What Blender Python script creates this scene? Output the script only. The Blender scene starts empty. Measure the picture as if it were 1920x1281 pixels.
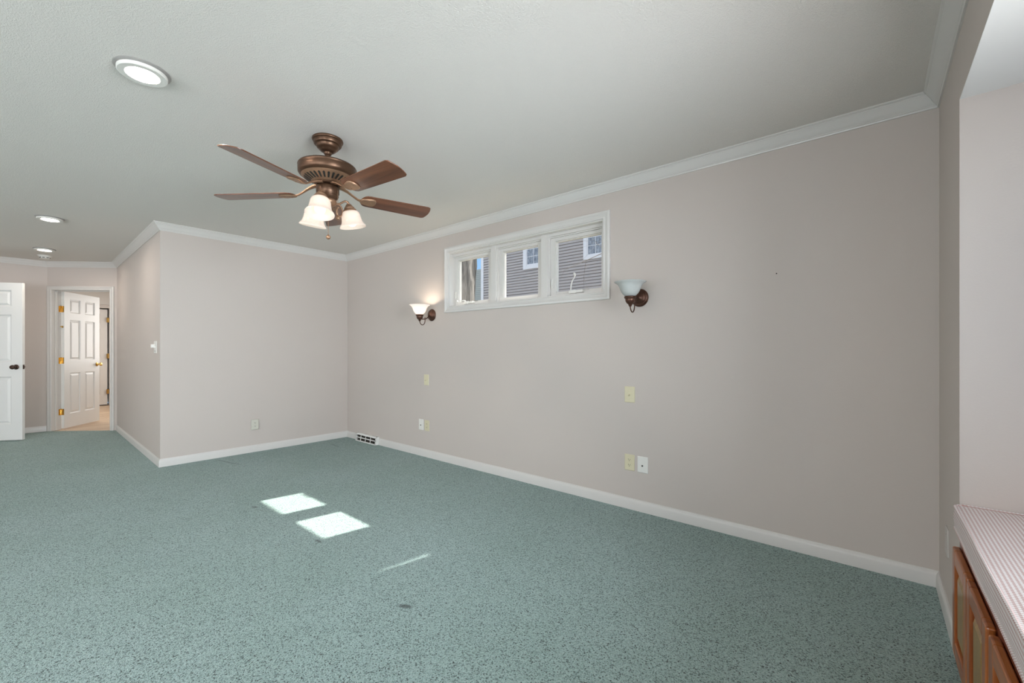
import bpy, bmesh, math, random
from mathutils import Vector, Matrix, Euler
rnd = random.Random(7)
SC = bpy.context.scene
COL = SC.collection
PI = math.pi

# ------------------------------------------------------------------ camera, sky, sun, daylight, fill lights, exposure
cam = bpy.data.cameras.new('camera'); camo = bpy.data.objects.new('camera', cam); COL.objects.link(camo)
camo.location = (0, 0, 1.17)
camo.rotation_euler = (math.radians(90), 0, math.radians(40.22))
cam.sensor_width = 36.0; cam.lens = 15.0; cam.shift_y = 16 / 1920; cam.clip_start = 0.02; cam.clip_end = 200
SC.camera = camo
SC.view_settings.view_transform = 'Standard'; SC.view_settings.look = 'None'
SC.view_settings.gamma = 1.0; SC.view_settings.use_curve_mapping = False
SC.view_settings.exposure = 0.12
cy = SC.cycles
cy.use_denoising = True; cy.max_bounces = 10; cy.diffuse_bounces = 6; cy.glossy_bounces = 4
cy.transmission_bounces = 6; cy.transparent_max_bounces = 12
cy.sample_clamp_indirect = 6.0; cy.caustics_reflective = False; cy.caustics_refractive = False

wd = bpy.data.worlds.new('sky'); SC.world = wd; wd.use_nodes = True
wn = wd.node_tree.nodes; wl = wd.node_tree.links
wbg = wn['Background']
wtc = wn.new('ShaderNodeTexCoord'); wsep = wn.new('ShaderNodeSeparateXYZ'); wrp = wn.new('ShaderNodeValToRGB')
wl.new(wtc.outputs['Generated'], wsep.inputs[0]); wl.new(wsep.outputs['Z'], wrp.inputs[0])
wrp.color_ramp.elements[0].position = 0.0; wrp.color_ramp.elements[0].color = (0.22, 0.37, 0.56, 1)
wrp.color_ramp.elements[1].position = 0.62; wrp.color_ramp.elements[1].color = (0.95, 0.97, 1.0, 1)
_k = wrp.color_ramp.elements.new(0.34); _k.color = (0.19, 0.335, 0.55, 1)
wl.new(wrp.outputs[0], wbg.inputs['Color']); wbg.inputs['Strength'].default_value = 1.7

def light(name, kind, loc, energy, color, rot=(0, 0, 0), size=None, size_y=None, radius=None, spread=None):
    d = bpy.data.lights.new(name, kind); o = bpy.data.objects.new(name, d); COL.objects.link(o)
    o.location = loc; o.rotation_euler = rot; d.energy = energy; d.color = color
    if kind == 'AREA':
        d.shape = 'RECTANGLE'; d.size = size; d.size_y = size_y
        if spread: d.spread = spread
    elif radius is not None: d.shadow_soft_size = radius
    return o
sdir = Vector((-0.18, -1.0, -1.155)).normalized()
sun = light('sun', 'SUN', (0, 8, 10), 13.0, (1.0, 0.95, 0.88)); sun.data.angle = math.radians(0.7)
sun.rotation_euler = sdir.to_track_quat('-Z', 'Y').to_euler()
# bay window daylight over the seat; the other area lamps are added fill
light('bay_daylight', 'AREA', (1.06, 1.15, 1.40), 40, (0.85, 0.92, 1.0), (0, math.radians(90), 0), 1.25, 1.25, spread=math.radians(92))
light('bay_up_fill', 'AREA', (1.20, 1.15, 1.10), 9, (1.0, 0.90, 0.84), (0, math.radians(130), 0), 1.1, 1.25, spread=math.radians(100))  # added uplight at the bay, brightens the ceiling
light('east_fill', 'AREA', (0.50, -2.80, 1.35), 140, (0.86, 0.925, 1.0), (0, math.radians(90), 0), 1.65, 2.4)  # added fill, set behind an invented window in the unseen right wall
light('east_up_fill', 'AREA', (0.66, -2.80, 1.05), 75, (1.0, 0.89, 0.82), (0, math.radians(108), 0), 1.6, 2.4)  # second added lamp there, tilted up at the ceiling
light('south_fill', 'AREA', (-1.7, -4.66, 1.35), 90, (0.93, 0.94, 0.98), (math.radians(90), 0, 0), 2.9, 1.7)  # added fill from behind the camera, through an added window
light('south_up_fill', 'AREA', (-1.7, -4.80, 1.0), 12, (1.0, 0.89, 0.82), (math.radians(112), 0, 0), 2.9, 1.6)  # added uplight next to the south fill, for the ceiling
light('far_south_up_fill', 'AREA', (-6.0, -4.80, 1.0), 55, (1.0, 0.87, 0.79), (math.radians(134), 0, 0), 3.2, 1.6)  # added uplight with its own invented window, evens out the ceiling
light('hall_room_fill', 'AREA', (-10.3, 2.28, 1.5), 24, (1.0, 0.98, 0.95), (math.radians(-90), 0, 0), 1.6, 1.3)  # added fill in front of a solid wall, no window behind it
light('hall_room_top_fill', 'AREA', (-10.7, 0.9, 2.40), 22, (1.0, 0.95, 0.90), (0, 0, 0), 0.6, 0.6)  # added area light without a fixture, brightens the room beyond

# ------------------------------------------------------------------ materials
def nt(name):
    m = bpy.data.materials.new(name); m.use_nodes = True
    t = m.node_tree; return m, t, t.nodes['Principled BSDF'], t.nodes['Material Output']
def pmat(name, col, rough=0.5, metal=0.0, noise=0.0, nscale=8.0, bump=0.0, bscale=60.0, spec=0.5, coat=0.0, bdist=0.01):
    m, t, b, out = nt(name); N = t.nodes; L = t.links
    b.inputs['Roughness'].default_value = rough; b.inputs['Metallic'].default_value = metal
    b.inputs['Specular IOR Level'].default_value = spec; b.inputs['Coat Weight'].default_value = coat
    tc = N.new('ShaderNodeTexCoord')
    nz = N.new('ShaderNodeTexNoise'); nz.inputs['Scale'].default_value = nscale; nz.inputs['Detail'].default_value = 4
    L.new(tc.outputs['Object'], nz.inputs['Vector'])
    mx = N.new('ShaderNodeMix'); mx.data_type = 'RGBA'
    mx.inputs[6].default_value = tuple(max(0, c * (1 - noise)) for c in col) + (1,)
    mx.inputs[7].default_value = tuple(min(1, c * (1 + noise)) for c in col) + (1,)
    L.new(nz.outputs['Fac'], mx.inputs[0]); L.new(mx.outputs[2], b.inputs['Base Color'])
    if bump > 0:
        n2 = N.new('ShaderNodeTexNoise'); n2.inputs['Scale'].default_value = bscale; n2.inputs['Detail'].default_value = 3
        L.new(tc.outputs['Object'], n2.inputs['Vector'])
        bp = N.new('ShaderNodeBump'); bp.inputs['Strength'].default_value = bump; bp.inputs['Distance'].default_value = bdist
        L.new(n2.outputs['Fac'], bp.inputs['Height']); L.new(bp.outputs[0], b.inputs['Normal'])
    return m
M = {}
M['wall'] = pmat('wall_paint_greige', (0.560, 0.498, 0.459), 0.62, noise=0.015, nscale=2.0, bump=0.05, bscale=140, spec=0.3)
M['wall_white'] = pmat('wall_paint_white', (0.72, 0.71, 0.69), 0.6, noise=0.01, bump=0.04, bscale=140, spec=0.3)
M['trim'] = pmat('trim_white_gloss', (0.655, 0.63, 0.605), 0.32, noise=0.01)
M['door'] = pmat('door_white_paint', (0.76, 0.75, 0.73), 0.36, noise=0.01, bump=0.03, bscale=220)
M['plastic_ivory'] = pmat('ivory_plastic', (0.66, 0.60, 0.42), 0.35, noise=0.02)
M['plastic_white'] = pmat('white_plastic', (0.76, 0.74, 0.70), 0.35, noise=0.01)
M['dark'] = pmat('dark_slot', (0.02, 0.018, 0.015), 0.7)
M['brass'] = pmat('polished_brass', (0.78, 0.50, 0.16), 0.24, 1.0, noise=0.05, nscale=40)
M['bronze'] = pmat('dark_bronze', (0.075, 0.045, 0.035), 0.35, 0.75, noise=0.35, nscale=30)
M['fan_metal'] = pmat('antique_bronze_fan', (0.115, 0.062, 0.037), 0.38, 0.72, noise=0.42, nscale=16)
M['fan_gold'] = pmat('brushed_gold_bronze', (0.36, 0.215, 0.135), 0.42, 0.65, noise=0.3, nscale=22)
M['sconce_metal'] = pmat('sconce_oiled_bronze', (0.105, 0.050, 0.034), 0.38, 0.7, noise=0.4, nscale=35)
M['chrome'] = pmat('satin_nickel', (0.55, 0.54, 0.52), 0.3, 1.0)
M['flange'] = pmat('light_grey_flange', (.30, .285, .27), .35)
M['vent'] = pmat('vent_white_enamel', (0.74, 0.73, 0.70), 0.4, noise=0.02)

def carpet_mat():
    m, t, b, out = nt('teal_cut_pile_carpet'); N = t.nodes; L = t.links
    b.inputs['Roughness'].default_value = 0.95; b.inputs['Specular IOR Level'].default_value = 0.12
    b.inputs['Sheen Weight'].default_value = 0.25; b.inputs['Sheen Roughness'].default_value = 0.6
    tc = N.new('ShaderNodeTexCoord')
    # tufts
    wob = N.new('ShaderNodeTexNoise'); wob.inputs['Scale'].default_value = 60; wob.inputs['Detail'].default_value = 2
    L.new(tc.outputs['Object'], wob.inputs['Vector'])
    wm = N.new('ShaderNodeVectorMath'); wm.operation = 'SCALE'; wm.inputs['Scale'].default_value = 0.012
    L.new(wob.outputs['Color'], wm.inputs[0])
    wa = N.new('ShaderNodeVectorMath'); wa.operation = 'ADD'
    L.new(tc.outputs['Object'], wa.inputs[0]); L.new(wm.outputs[0], wa.inputs[1])
    vo = N.new('ShaderNodeTexVoronoi'); vo.inputs['Scale'].default_value = 225; vo.inputs['Randomness'].default_value = 1.0
    L.new(wa.outputs[0], vo.inputs['Vector'])
    nz = N.new('ShaderNodeTexNoise'); nz.inputs['Scale'].default_value = 150; nz.inputs['Detail'].default_value = 2.5; nz.inputs['Roughness'].default_value = 0.7
    L.new(tc.outputs['Object'], nz.inputs['Vector'])
    sepc = N.new('ShaderNodeSeparateColor'); L.new(vo.outputs['Color'], sepc.inputs[0])
    mixv = N.new('ShaderNodeMix'); mixv.data_type = 'FLOAT'; mixv.inputs[0].default_value = 0.34
    L.new(nz.outputs['Fac'], mixv.inputs[2]); L.new(sepc.outputs[0], mixv.inputs[3])
    rp = N.new('ShaderNodeValToRGB'); e = rp.color_ramp.elements
    e[0].position = 0.31; e[0].color = (0.010, 0.020, 0.017, 1)  # near-black specks: shade in the gaps between tufts, put into the colour
    e[1].position = 0.74; e[1].color = (0.400, 0.535, 0.510, 1)
    k = e.new(0.36); k.color = (0.120, 0.185, 0.170, 1)
    k = e.new(0.44); k.color = (0.250, 0.355, 0.338, 1)
    L.new(mixv.outputs[0], rp.inputs[0])
    # broad traffic wear
    n3 = N.new('ShaderNodeTexNoise'); n3.inputs['Scale'].default_value = 1.1; n3.inputs['Detail'].default_value = 5; n3.inputs['Roughness'].default_value = 0.6
    L.new(tc.outputs['Object'], n3.inputs['Vector'])
    r3 = N.new('ShaderNodeValToRGB'); r3.color_ramp.elements[0].position = 0.3; r3.color_ramp.elements[0].color = (0.90, 0.93, 0.90, 1)
    r3.color_ramp.elements[1].position = 0.7; r3.color_ramp.elements[1].color = (1.08, 1.06, 1.08, 1)
    L.new(n3.outputs['Fac'], r3.inputs[0])
    mu = N.new('ShaderNodeMix'); mu.data_type = 'RGBA'; mu.blend_type = 'MULTIPLY'; mu.inputs[0].default_value = 1.0
    L.new(rp.outputs[0], mu.inputs[6]); L.new(r3.outputs[0], mu.inputs[7])
    last = mu.outputs[2]
    # crushed marks left by furniture and a short seam: (x, y, turn, half length, half width, strength)
    for (x, y, rz, hl, hw, st) in ((-1.624, 1.178, .5, .036, .014, .85), (-3.508, 1.195, .2, .030, .014, .7), (-2.585, 1.235, .1, .035, .010, .8), (-5.13, 1.49, .235, .24, .008, .6), (-5.04, 2.60, -.06, .13, .008, .6)):
        mp = N.new('ShaderNodeMapping'); mp.vector_type = 'TEXTURE'; mp.inputs['Location'].default_value = (x, y, 0); mp.inputs['Rotation'].default_value = (0, 0, rz); mp.inputs['Scale'].default_value = (hl, hw, 1)
        L.new(wa.outputs[0], mp.inputs['Vector'])
        ln = N.new('ShaderNodeVectorMath'); ln.operation = 'LENGTH'; L.new(mp.outputs[0], ln.inputs[0])
        mr = N.new('ShaderNodeMapRange'); mr.inputs['From Min'].default_value = .5; mr.inputs['From Max'].default_value = 1.3; mr.inputs['To Min'].default_value = st; mr.inputs['To Max'].default_value = 0
        L.new(ln.outputs['Value'], mr.inputs['Value'])
        md = N.new('ShaderNodeMix'); md.data_type = 'RGBA'; md.inputs[7].default_value = (.035, .055, .05, 1); L.new(mr.outputs[0], md.inputs[0]); L.new(last, md.inputs[6]); last = md.outputs[2]
    L.new(last, b.inputs['Base Color'])
    ad = N.new('ShaderNodeMath'); ad.operation = 'ADD'
    inv = N.new('ShaderNodeMath'); inv.operation = 'SUBTRACT'; inv.inputs[0].default_value = 0.8
    L.new(vo.outputs['Distance'], inv.inputs[1]); L.new(inv.outputs[0], ad.inputs[0]); L.new(nz.outputs['Fac'], ad.inputs[1])
    bp = N.new('ShaderNodeBump'); bp.inputs['Strength'].default_value = 0.75; bp.inputs['Distance'].default_value = 0.006
    L.new(ad.outputs[0], bp.inputs['Height']); L.new(bp.outputs[0], b.inputs['Normal'])
    return m
M['carpet'] = carpet_mat()

def ceiling_mat():
    m, t, b, out = nt('popcorn_ceiling'); N = t.nodes; L = t.links
    b.inputs['Roughness'].default_value = 0.9; b.inputs['Specular IOR Level'].default_value = 0.15
    b.inputs['Base Color'].default_value = (0.745, 0.710, 0.672, 1)
    tc = N.new('ShaderNodeTexCoord')
    nz = N.new('ShaderNodeTexNoise'); nz.inputs['Scale'].default_value = 190; nz.inputs['Detail'].default_value = 4; nz.inputs['Roughness'].default_value = 0.6
    L.new(tc.outputs['Object'], nz.inputs['Vector'])
    rp = N.new('ShaderNodeValToRGB'); rp.color_ramp.elements[0].position = 0.42; rp.color_ramp.elements[1].position = 0.68
    L.new(nz.outputs['Fac'], rp.inputs[0])
    bp = N.new('ShaderNodeBump'); bp.inputs['Strength'].default_value = 0.45; bp.inputs['Distance'].default_value = 0.004
    L.new(rp.outputs[0], bp.inputs['Height']); L.new(bp.outputs[0], b.inputs['Normal'])
    return m
M['ceiling'] = ceiling_mat()

def wood_mat(name, c0, c1, axis='X', scale=1.0, rough=0.35, coat=0.2):
    m, t, b, out = nt(name); N = t.nodes; L = t.links
    b.inputs['Roughness'].default_value = rough; b.inputs['Coat Weight'].default_value = coat; b.inputs['Coat Roughness'].default_value = 0.18
    tc = N.new('ShaderNodeTexCoord'); mp = N.new('ShaderNodeMapping')
    s = {'X': (1.2, 22, 22), 'Y': (22, 1.2, 22), 'Z': (22, 22, 1.2)}[axis]
    mp.inputs['Scale'].default_value = tuple(v * scale for v in s)
    L.new(tc.outputs['Object'], mp.inputs['Vector'])
    nz = N.new('ShaderNodeTexNoise'); nz.inputs['Scale'].default_value = 1.6; nz.inputs['Detail'].default_value = 6; nz.inputs['Roughness'].default_value = 0.62; nz.inputs['Distortion'].default_value = 0.5
    L.new(mp.outputs[0], nz.inputs['Vector'])
    rp = N.new('ShaderNodeValToRGB'); rp.color_ramp.elements[0].position = 0.32; rp.color_ramp.elements[0].color = c0 + (1,)
    rp.color_ramp.elements[1].position = 0.70; rp.color_ramp.elements[1].color = c1 + (1,)
    L.new(nz.outputs['Fac'], rp.inputs[0]); L.new(rp.outputs[0], b.inputs['Base Color'])
    return m
M['blade'] = wood_mat('walnut_fan_blade', (0.070, 0.018, 0.007), (0.235, 0.082, 0.034), 'X', 0.7, 0.30, 0.30)
M['cherry'] = wood_mat('cherry_cabinet_wood', (0.22, 0.048, 0.009), (0.52, 0.17, 0.038), 'Z', 0.9, 0.30, 0.2)
M['cherry_h'] = wood_mat('cherry_cabinet_rail_wood', (0.22, 0.048, 0.009), (0.52, 0.17, 0.038), 'Y', 0.9, 0.30, 0.2)
M['panel_wood'] = wood_mat('oak_cabinet_panel_wood', (0.23, 0.118, 0.017), (0.40, 0.225, 0.044), 'Z', 0.9, 0.30, 0.2)
M['cherry_dark'] = wood_mat('dark_cherry_board', (0.10, 0.016, 0.008), (0.21, 0.045, 0.018), 'Y', 0.9, 0.35, 0.3)

def plank_mat():
    m, t, b, out = nt('light_oak_floor'); N = t.nodes; L = t.links
    b.inputs['Roughness'].default_value = 0.35
    tc = N.new('ShaderNodeTexCoord'); mp = N.new('ShaderNodeMapping'); mp.inputs['Scale'].default_value = (1, 1, 1)
    L.new(tc.outputs['Object'], mp.inputs['Vector'])
    br = N.new('ShaderNodeTexBrick'); br.inputs['Scale'].default_value = 1.0; br.inputs['Brick Width'].default_value = 1.1; br.inputs['Row Height'].default_value = 0.085
    br.inputs['Mortar Size'].default_value = 0.0015; br.inputs['Color1'].default_value = (0.52, 0.36, 0.23, 1); br.inputs['Color2'].default_value = (0.66, 0.50, 0.35, 1)
    br.inputs['Mortar'].default_value = (0.25, 0.15, 0.09, 1)
    mp.inputs['Rotation'].default_value = (0, 0, PI / 2)
    L.new(mp.outputs[0], br.inputs['Vector']); L.new(br.outputs['Color'], b.inputs['Base Color'])
    return m
M['planks'] = plank_mat()

def gingham_mat():
    m, t, b, out = nt('red_white_gingham'); N = t.nodes; L = t.links
    b.inputs['Roughness'].default_value = 0.9; b.inputs['Specular IOR Level'].default_value = 0.15; b.inputs['Sheen Weight'].default_value = 0.15
    tc = N.new('ShaderNodeTexCoord'); sp = N.new('ShaderNodeSeparateXYZ'); L.new(tc.outputs['Object'], sp.inputs[0])
    PITCH = 0.0100
    sums = []
    for a in 'XYZ':
        d = N.new('ShaderNodeMath'); d.operation = 'DIVIDE'; d.inputs[1].default_value = PITCH; L.new(sp.outputs[a], d.inputs[0])
        f = N.new('ShaderNodeMath'); f.operation = 'FRACT'; L.new(d.outputs[0], f.inputs[0])
        g = N.new('ShaderNodeMath'); g.operation = 'GREATER_THAN'; g.inputs[1].default_value = 0.5; L.new(f.outputs[0], g.inputs[0]); sums.append(g)
    geo = N.new('ShaderNodeNewGeometry'); sn = N.new('ShaderNodeSeparateXYZ'); L.new(geo.outputs['Normal'], sn.inputs[0])
    ab = N.new('ShaderNodeMath'); ab.operation = 'ABSOLUTE'; L.new(sn.outputs['Z'], ab.inputs[0])
    top = N.new('ShaderNodeMath'); top.operation = 'GREATER_THAN'; top.inputs[1].default_value = 0.6; L.new(ab.outputs[0], top.inputs[0])
    axx = N.new('ShaderNodeMath'); axx.operation = 'ABSOLUTE'; L.new(sn.outputs['X'], axx.inputs[0])
    sidex = N.new('ShaderNodeMath'); sidex.operation = 'GREATER_THAN'; sidex.inputs[1].default_value = 0.6; L.new(axx.outputs[0], sidex.inputs[0])
    # second stripe direction: X on the top, Z on the long front, first stripe direction: Y (X on the ends)
    s2 = N.new('ShaderNodeMix'); s2.data_type = 'FLOAT'; L.new(top.outputs[0], s2.inputs[0]); L.new(sums[2].outputs[0], s2.inputs[2]); L.new(sums[0].outputs[0], s2.inputs[3])
    ad = N.new('ShaderNodeMath'); ad.operation = 'ADD'; L.new(sums[1].outputs[0], ad.inputs[0]); L.new(s2.outputs[0], ad.inputs[1])
    hf = N.new('ShaderNodeMath'); hf.operation = 'MULTIPLY'; hf.inputs[1].default_value = 0.5; L.new(ad.outputs[0], hf.inputs[0])
    rp = N.new('ShaderNodeValToRGB'); rp.color_ramp.interpolation = 'CONSTANT'; e = rp.color_ramp.elements
    e[0].position = 0; e[0].color = (0.76, 0.735, 0.73, 1); e[1].position = 0.25; e[1].color = (0.61, 0.505, 0.49, 1)
    k = e.new(0.75); k.color = (0.44, 0.265, 0.24, 1)
    L.new(hf.outputs[0], rp.inputs[0]); L.new(rp.outputs[0], b.inputs['Base Color'])
    nz = N.new('ShaderNodeTexNoise'); nz.inputs['Scale'].default_value = 9; L.new(tc.outputs['Object'], nz.inputs['Vector'])
    bp = N.new('ShaderNodeBump'); bp.inputs['Strength'].default_value = 0.35; bp.inputs['Distance'].default_value = 0.02
    L.new(nz.outputs['Fac'], bp.inputs['Height']); L.new(bp.outputs[0], b.inputs['Normal'])
    return m
M['gingham'] = gingham_mat()

def glass_mat(name, tint=(0.96, 0.975, 0.97)):
    m, t, b, out = nt(name); N = t.nodes; L = t.links; N.remove(b)
    tr = N.new('ShaderNodeBsdfTransparent'); tr.inputs[0].default_value = tint + (1,)
    gl = N.new('ShaderNodeBsdfGlossy'); gl.inputs['Roughness'].default_value = 0.01
    lw = N.new('ShaderNodeLayerWeight'); pw = N.new('ShaderNodeMath'); pw.operation = 'POWER'; pw.inputs[1].default_value = 5.0; L.new(lw.outputs['Facing'], pw.inputs[0])
    fr = N.new('ShaderNodeMath'); fr.operation = 'MULTIPLY_ADD'; fr.inputs[1].default_value = 0.9; fr.inputs[2].default_value = 0.0; L.new(pw.outputs[0], fr.inputs[0])
    mx = N.new('ShaderNodeMixShader'); L.new(fr.outputs[0], mx.inputs[0]); L.new(tr.outputs[0], mx.inputs[1]); L.new(gl.outputs[0], mx.inputs[2])
    L.new(mx.outputs[0], out.inputs['Surface']); return m
M['glass'] = glass_mat('window_glass')

def alabaster_mat(name, col, trans=0.55, swirl=0.12, glow=0.0):
    m, t, b, out = nt(name); N = t.nodes; L = t.links; N.remove(b)
    tc = N.new('ShaderNodeTexCoord'); nz = N.new('ShaderNodeTexNoise'); nz.inputs['Scale'].default_value = 14; nz.inputs['Detail'].default_value = 3; nz.inputs['Distortion'].default_value = 1.5
    L.new(tc.outputs['Object'], nz.inputs['Vector'])
    mc = N.new('ShaderNodeMix'); mc.data_type = 'RGBA'
    mc.inputs[6].default_value = tuple(c * (1 - swirl) for c in col) + (1,); mc.inputs[7].default_value = tuple(min(1, c * (1 + swirl * 0.4)) for c in col) + (1,)
    L.new(nz.outputs['Fac'], mc.inputs[0])
    df = N.new('ShaderNodeBsdfDiffuse'); tl = N.new('ShaderNodeBsdfTranslucent'); gl = N.new('ShaderNodeBsdfGlossy'); gl.inputs['Roughness'].default_value = 0.15
    L.new(mc.outputs[2], df.inputs[0]); L.new(mc.outputs[2], tl.inputs[0])
    m1 = N.new('ShaderNodeMixShader'); m1.inputs[0].default_value = trans; L.new(df.outputs[0], m1.inputs[1]); L.new(tl.outputs[0], m1.inputs[2])
    fr = N.new('ShaderNodeFresnel'); fr.inputs['IOR'].default_value = 1.4
    m2 = N.new('ShaderNodeMixShader'); L.new(fr.outputs[0], m2.inputs[0]); L.new(m1.outputs[0], m2.inputs[1]); L.new(gl.outputs[0], m2.inputs[2])
    if glow:
        em = N.new('ShaderNodeEmission'); em.inputs['Strength'].default_value = glow; L.new(mc.outputs[2], em.inputs[0])
        ad = N.new('ShaderNodeAddShader'); L.new(m2.outputs[0], ad.inputs[0]); L.new(em.outputs[0], ad.inputs[1]); L.new(ad.outputs[0], out.inputs['Surface'])
    else: L.new(m2.outputs[0], out.inputs['Surface'])
    return m
M['shade'] = alabaster_mat('lit_alabaster_glass_shade', (0.95, 0.85, 0.76), glow=0.25)
M['shade_sconce'] = alabaster_mat('lit_alabaster_glass_bowl', (0.95, 0.87, 0.80), glow=0.42)
M['bowl'] = alabaster_mat('alabaster_glass_bowl', (0.80, 0.82, 0.80), 0.35)

def emit_mat(name, col, st):
    m, t, b, out = nt(name); b.inputs['Base Color'].default_value = (0.9, 0.9, 0.9, 1)
    b.inputs['Emission Color'].default_value = col + (1,); b.inputs['Emission Strength'].default_value = st; return m
M['bulb'] = emit_mat('lit_fan_bulb', (1.0, 0.86, 0.72), 3.2)
M['bulb_sconce'] = emit_mat('lit_sconce_bulb', (1.0, 0.84, 0.66), 85)
M['bulb_off'] = pmat('unlit_frosted_bulb', (0.85, 0.85, 0.83), 0.3)
M['lens'] = emit_mat('lit_led_lens', (1.0, 0.89, 0.79), 240.0)

def siding_mat():
    return pmat('taupe_vinyl_siding', (0.40, 0.365, 0.36), 0.6, noise=0.04, nscale=3)
M['siding'] = siding_mat()
M['siding_far'] = pmat('grey_green_siding', (0.33, 0.35, 0.34), 0.6, noise=0.04, nscale=3)
M['ext_trim'] = pmat('exterior_white_trim', (0.70, 0.70, 0.74), 0.5, noise=0.02)
def ext_glass():
    m, t, b, out = nt('painted_reflection_house_glass'); N = t.nodes; L = t.links
    tc = N.new('ShaderNodeTexCoord'); mp = N.new('ShaderNodeMapping'); mp.inputs['Scale'].default_value = (3, 1, 1.2); L.new(tc.outputs['Object'], mp.inputs[0])
    nz = N.new('ShaderNodeTexNoise'); nz.inputs['Scale'].default_value = 5; nz.inputs['Detail'].default_value = 6; nz.inputs['Roughness'].default_value = .7; L.new(mp.outputs[0], nz.inputs['Vector'])
    rp = N.new('ShaderNodeValToRGB'); rp.color_ramp.elements[0].position = .38; rp.color_ramp.elements[0].color = (0.15, 0.165, 0.20, 1)  # blotchy tones paint the reflected trees into the pane colour
    rp.color_ramp.elements[1].position = .68; rp.color_ramp.elements[1].color = (0.42, 0.45, 0.50, 1); L.new(nz.outputs['Fac'], rp.inputs[0]); L.new(rp.outputs[0], b.inputs['Base Color'])
    b.inputs['Roughness'].default_value = .08; return m
M['ext_glass'] = ext_glass()
def bark_mat():
    m, t, b, out = nt('grey_tree_bark'); N = t.nodes; L = t.links
    tc = N.new('ShaderNodeTexCoord'); mp = N.new('ShaderNodeMapping'); mp.inputs['Scale'].default_value = (26, 26, 3.2); L.new(tc.outputs['Object'], mp.inputs[0])
    nz = N.new('ShaderNodeTexNoise'); nz.inputs['Scale'].default_value = 1; nz.inputs['Detail'].default_value = 5; L.new(mp.outputs[0], nz.inputs['Vector'])
    rp = N.new('ShaderNodeValToRGB'); rp.color_ramp.elements[0].position = .35; rp.color_ramp.elements[0].color = (0.14, 0.13, 0.12, 1)
    rp.color_ramp.elements[1].position = .65; rp.color_ramp.elements[1].color = (0.34, 0.315, 0.29, 1); L.new(nz.outputs['Fac'], rp.inputs[0]); L.new(rp.outputs[0], b.inputs['Base Color'])
    bp = N.new('ShaderNodeBump'); bp.inputs['Strength'].default_value = .9; bp.inputs['Distance'].default_value = .03; L.new(nz.outputs['Fac'], bp.inputs['Height']); L.new(bp.outputs[0], b.inputs['Normal'])
    b.inputs['Roughness'].default_value = .9; return m
M['bark'] = bark_mat()
M['grass'] = pmat('dry_winter_lawn', (0.36, 0.31, 0.22), 0.9, noise=0.3, nscale=6)

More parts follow.
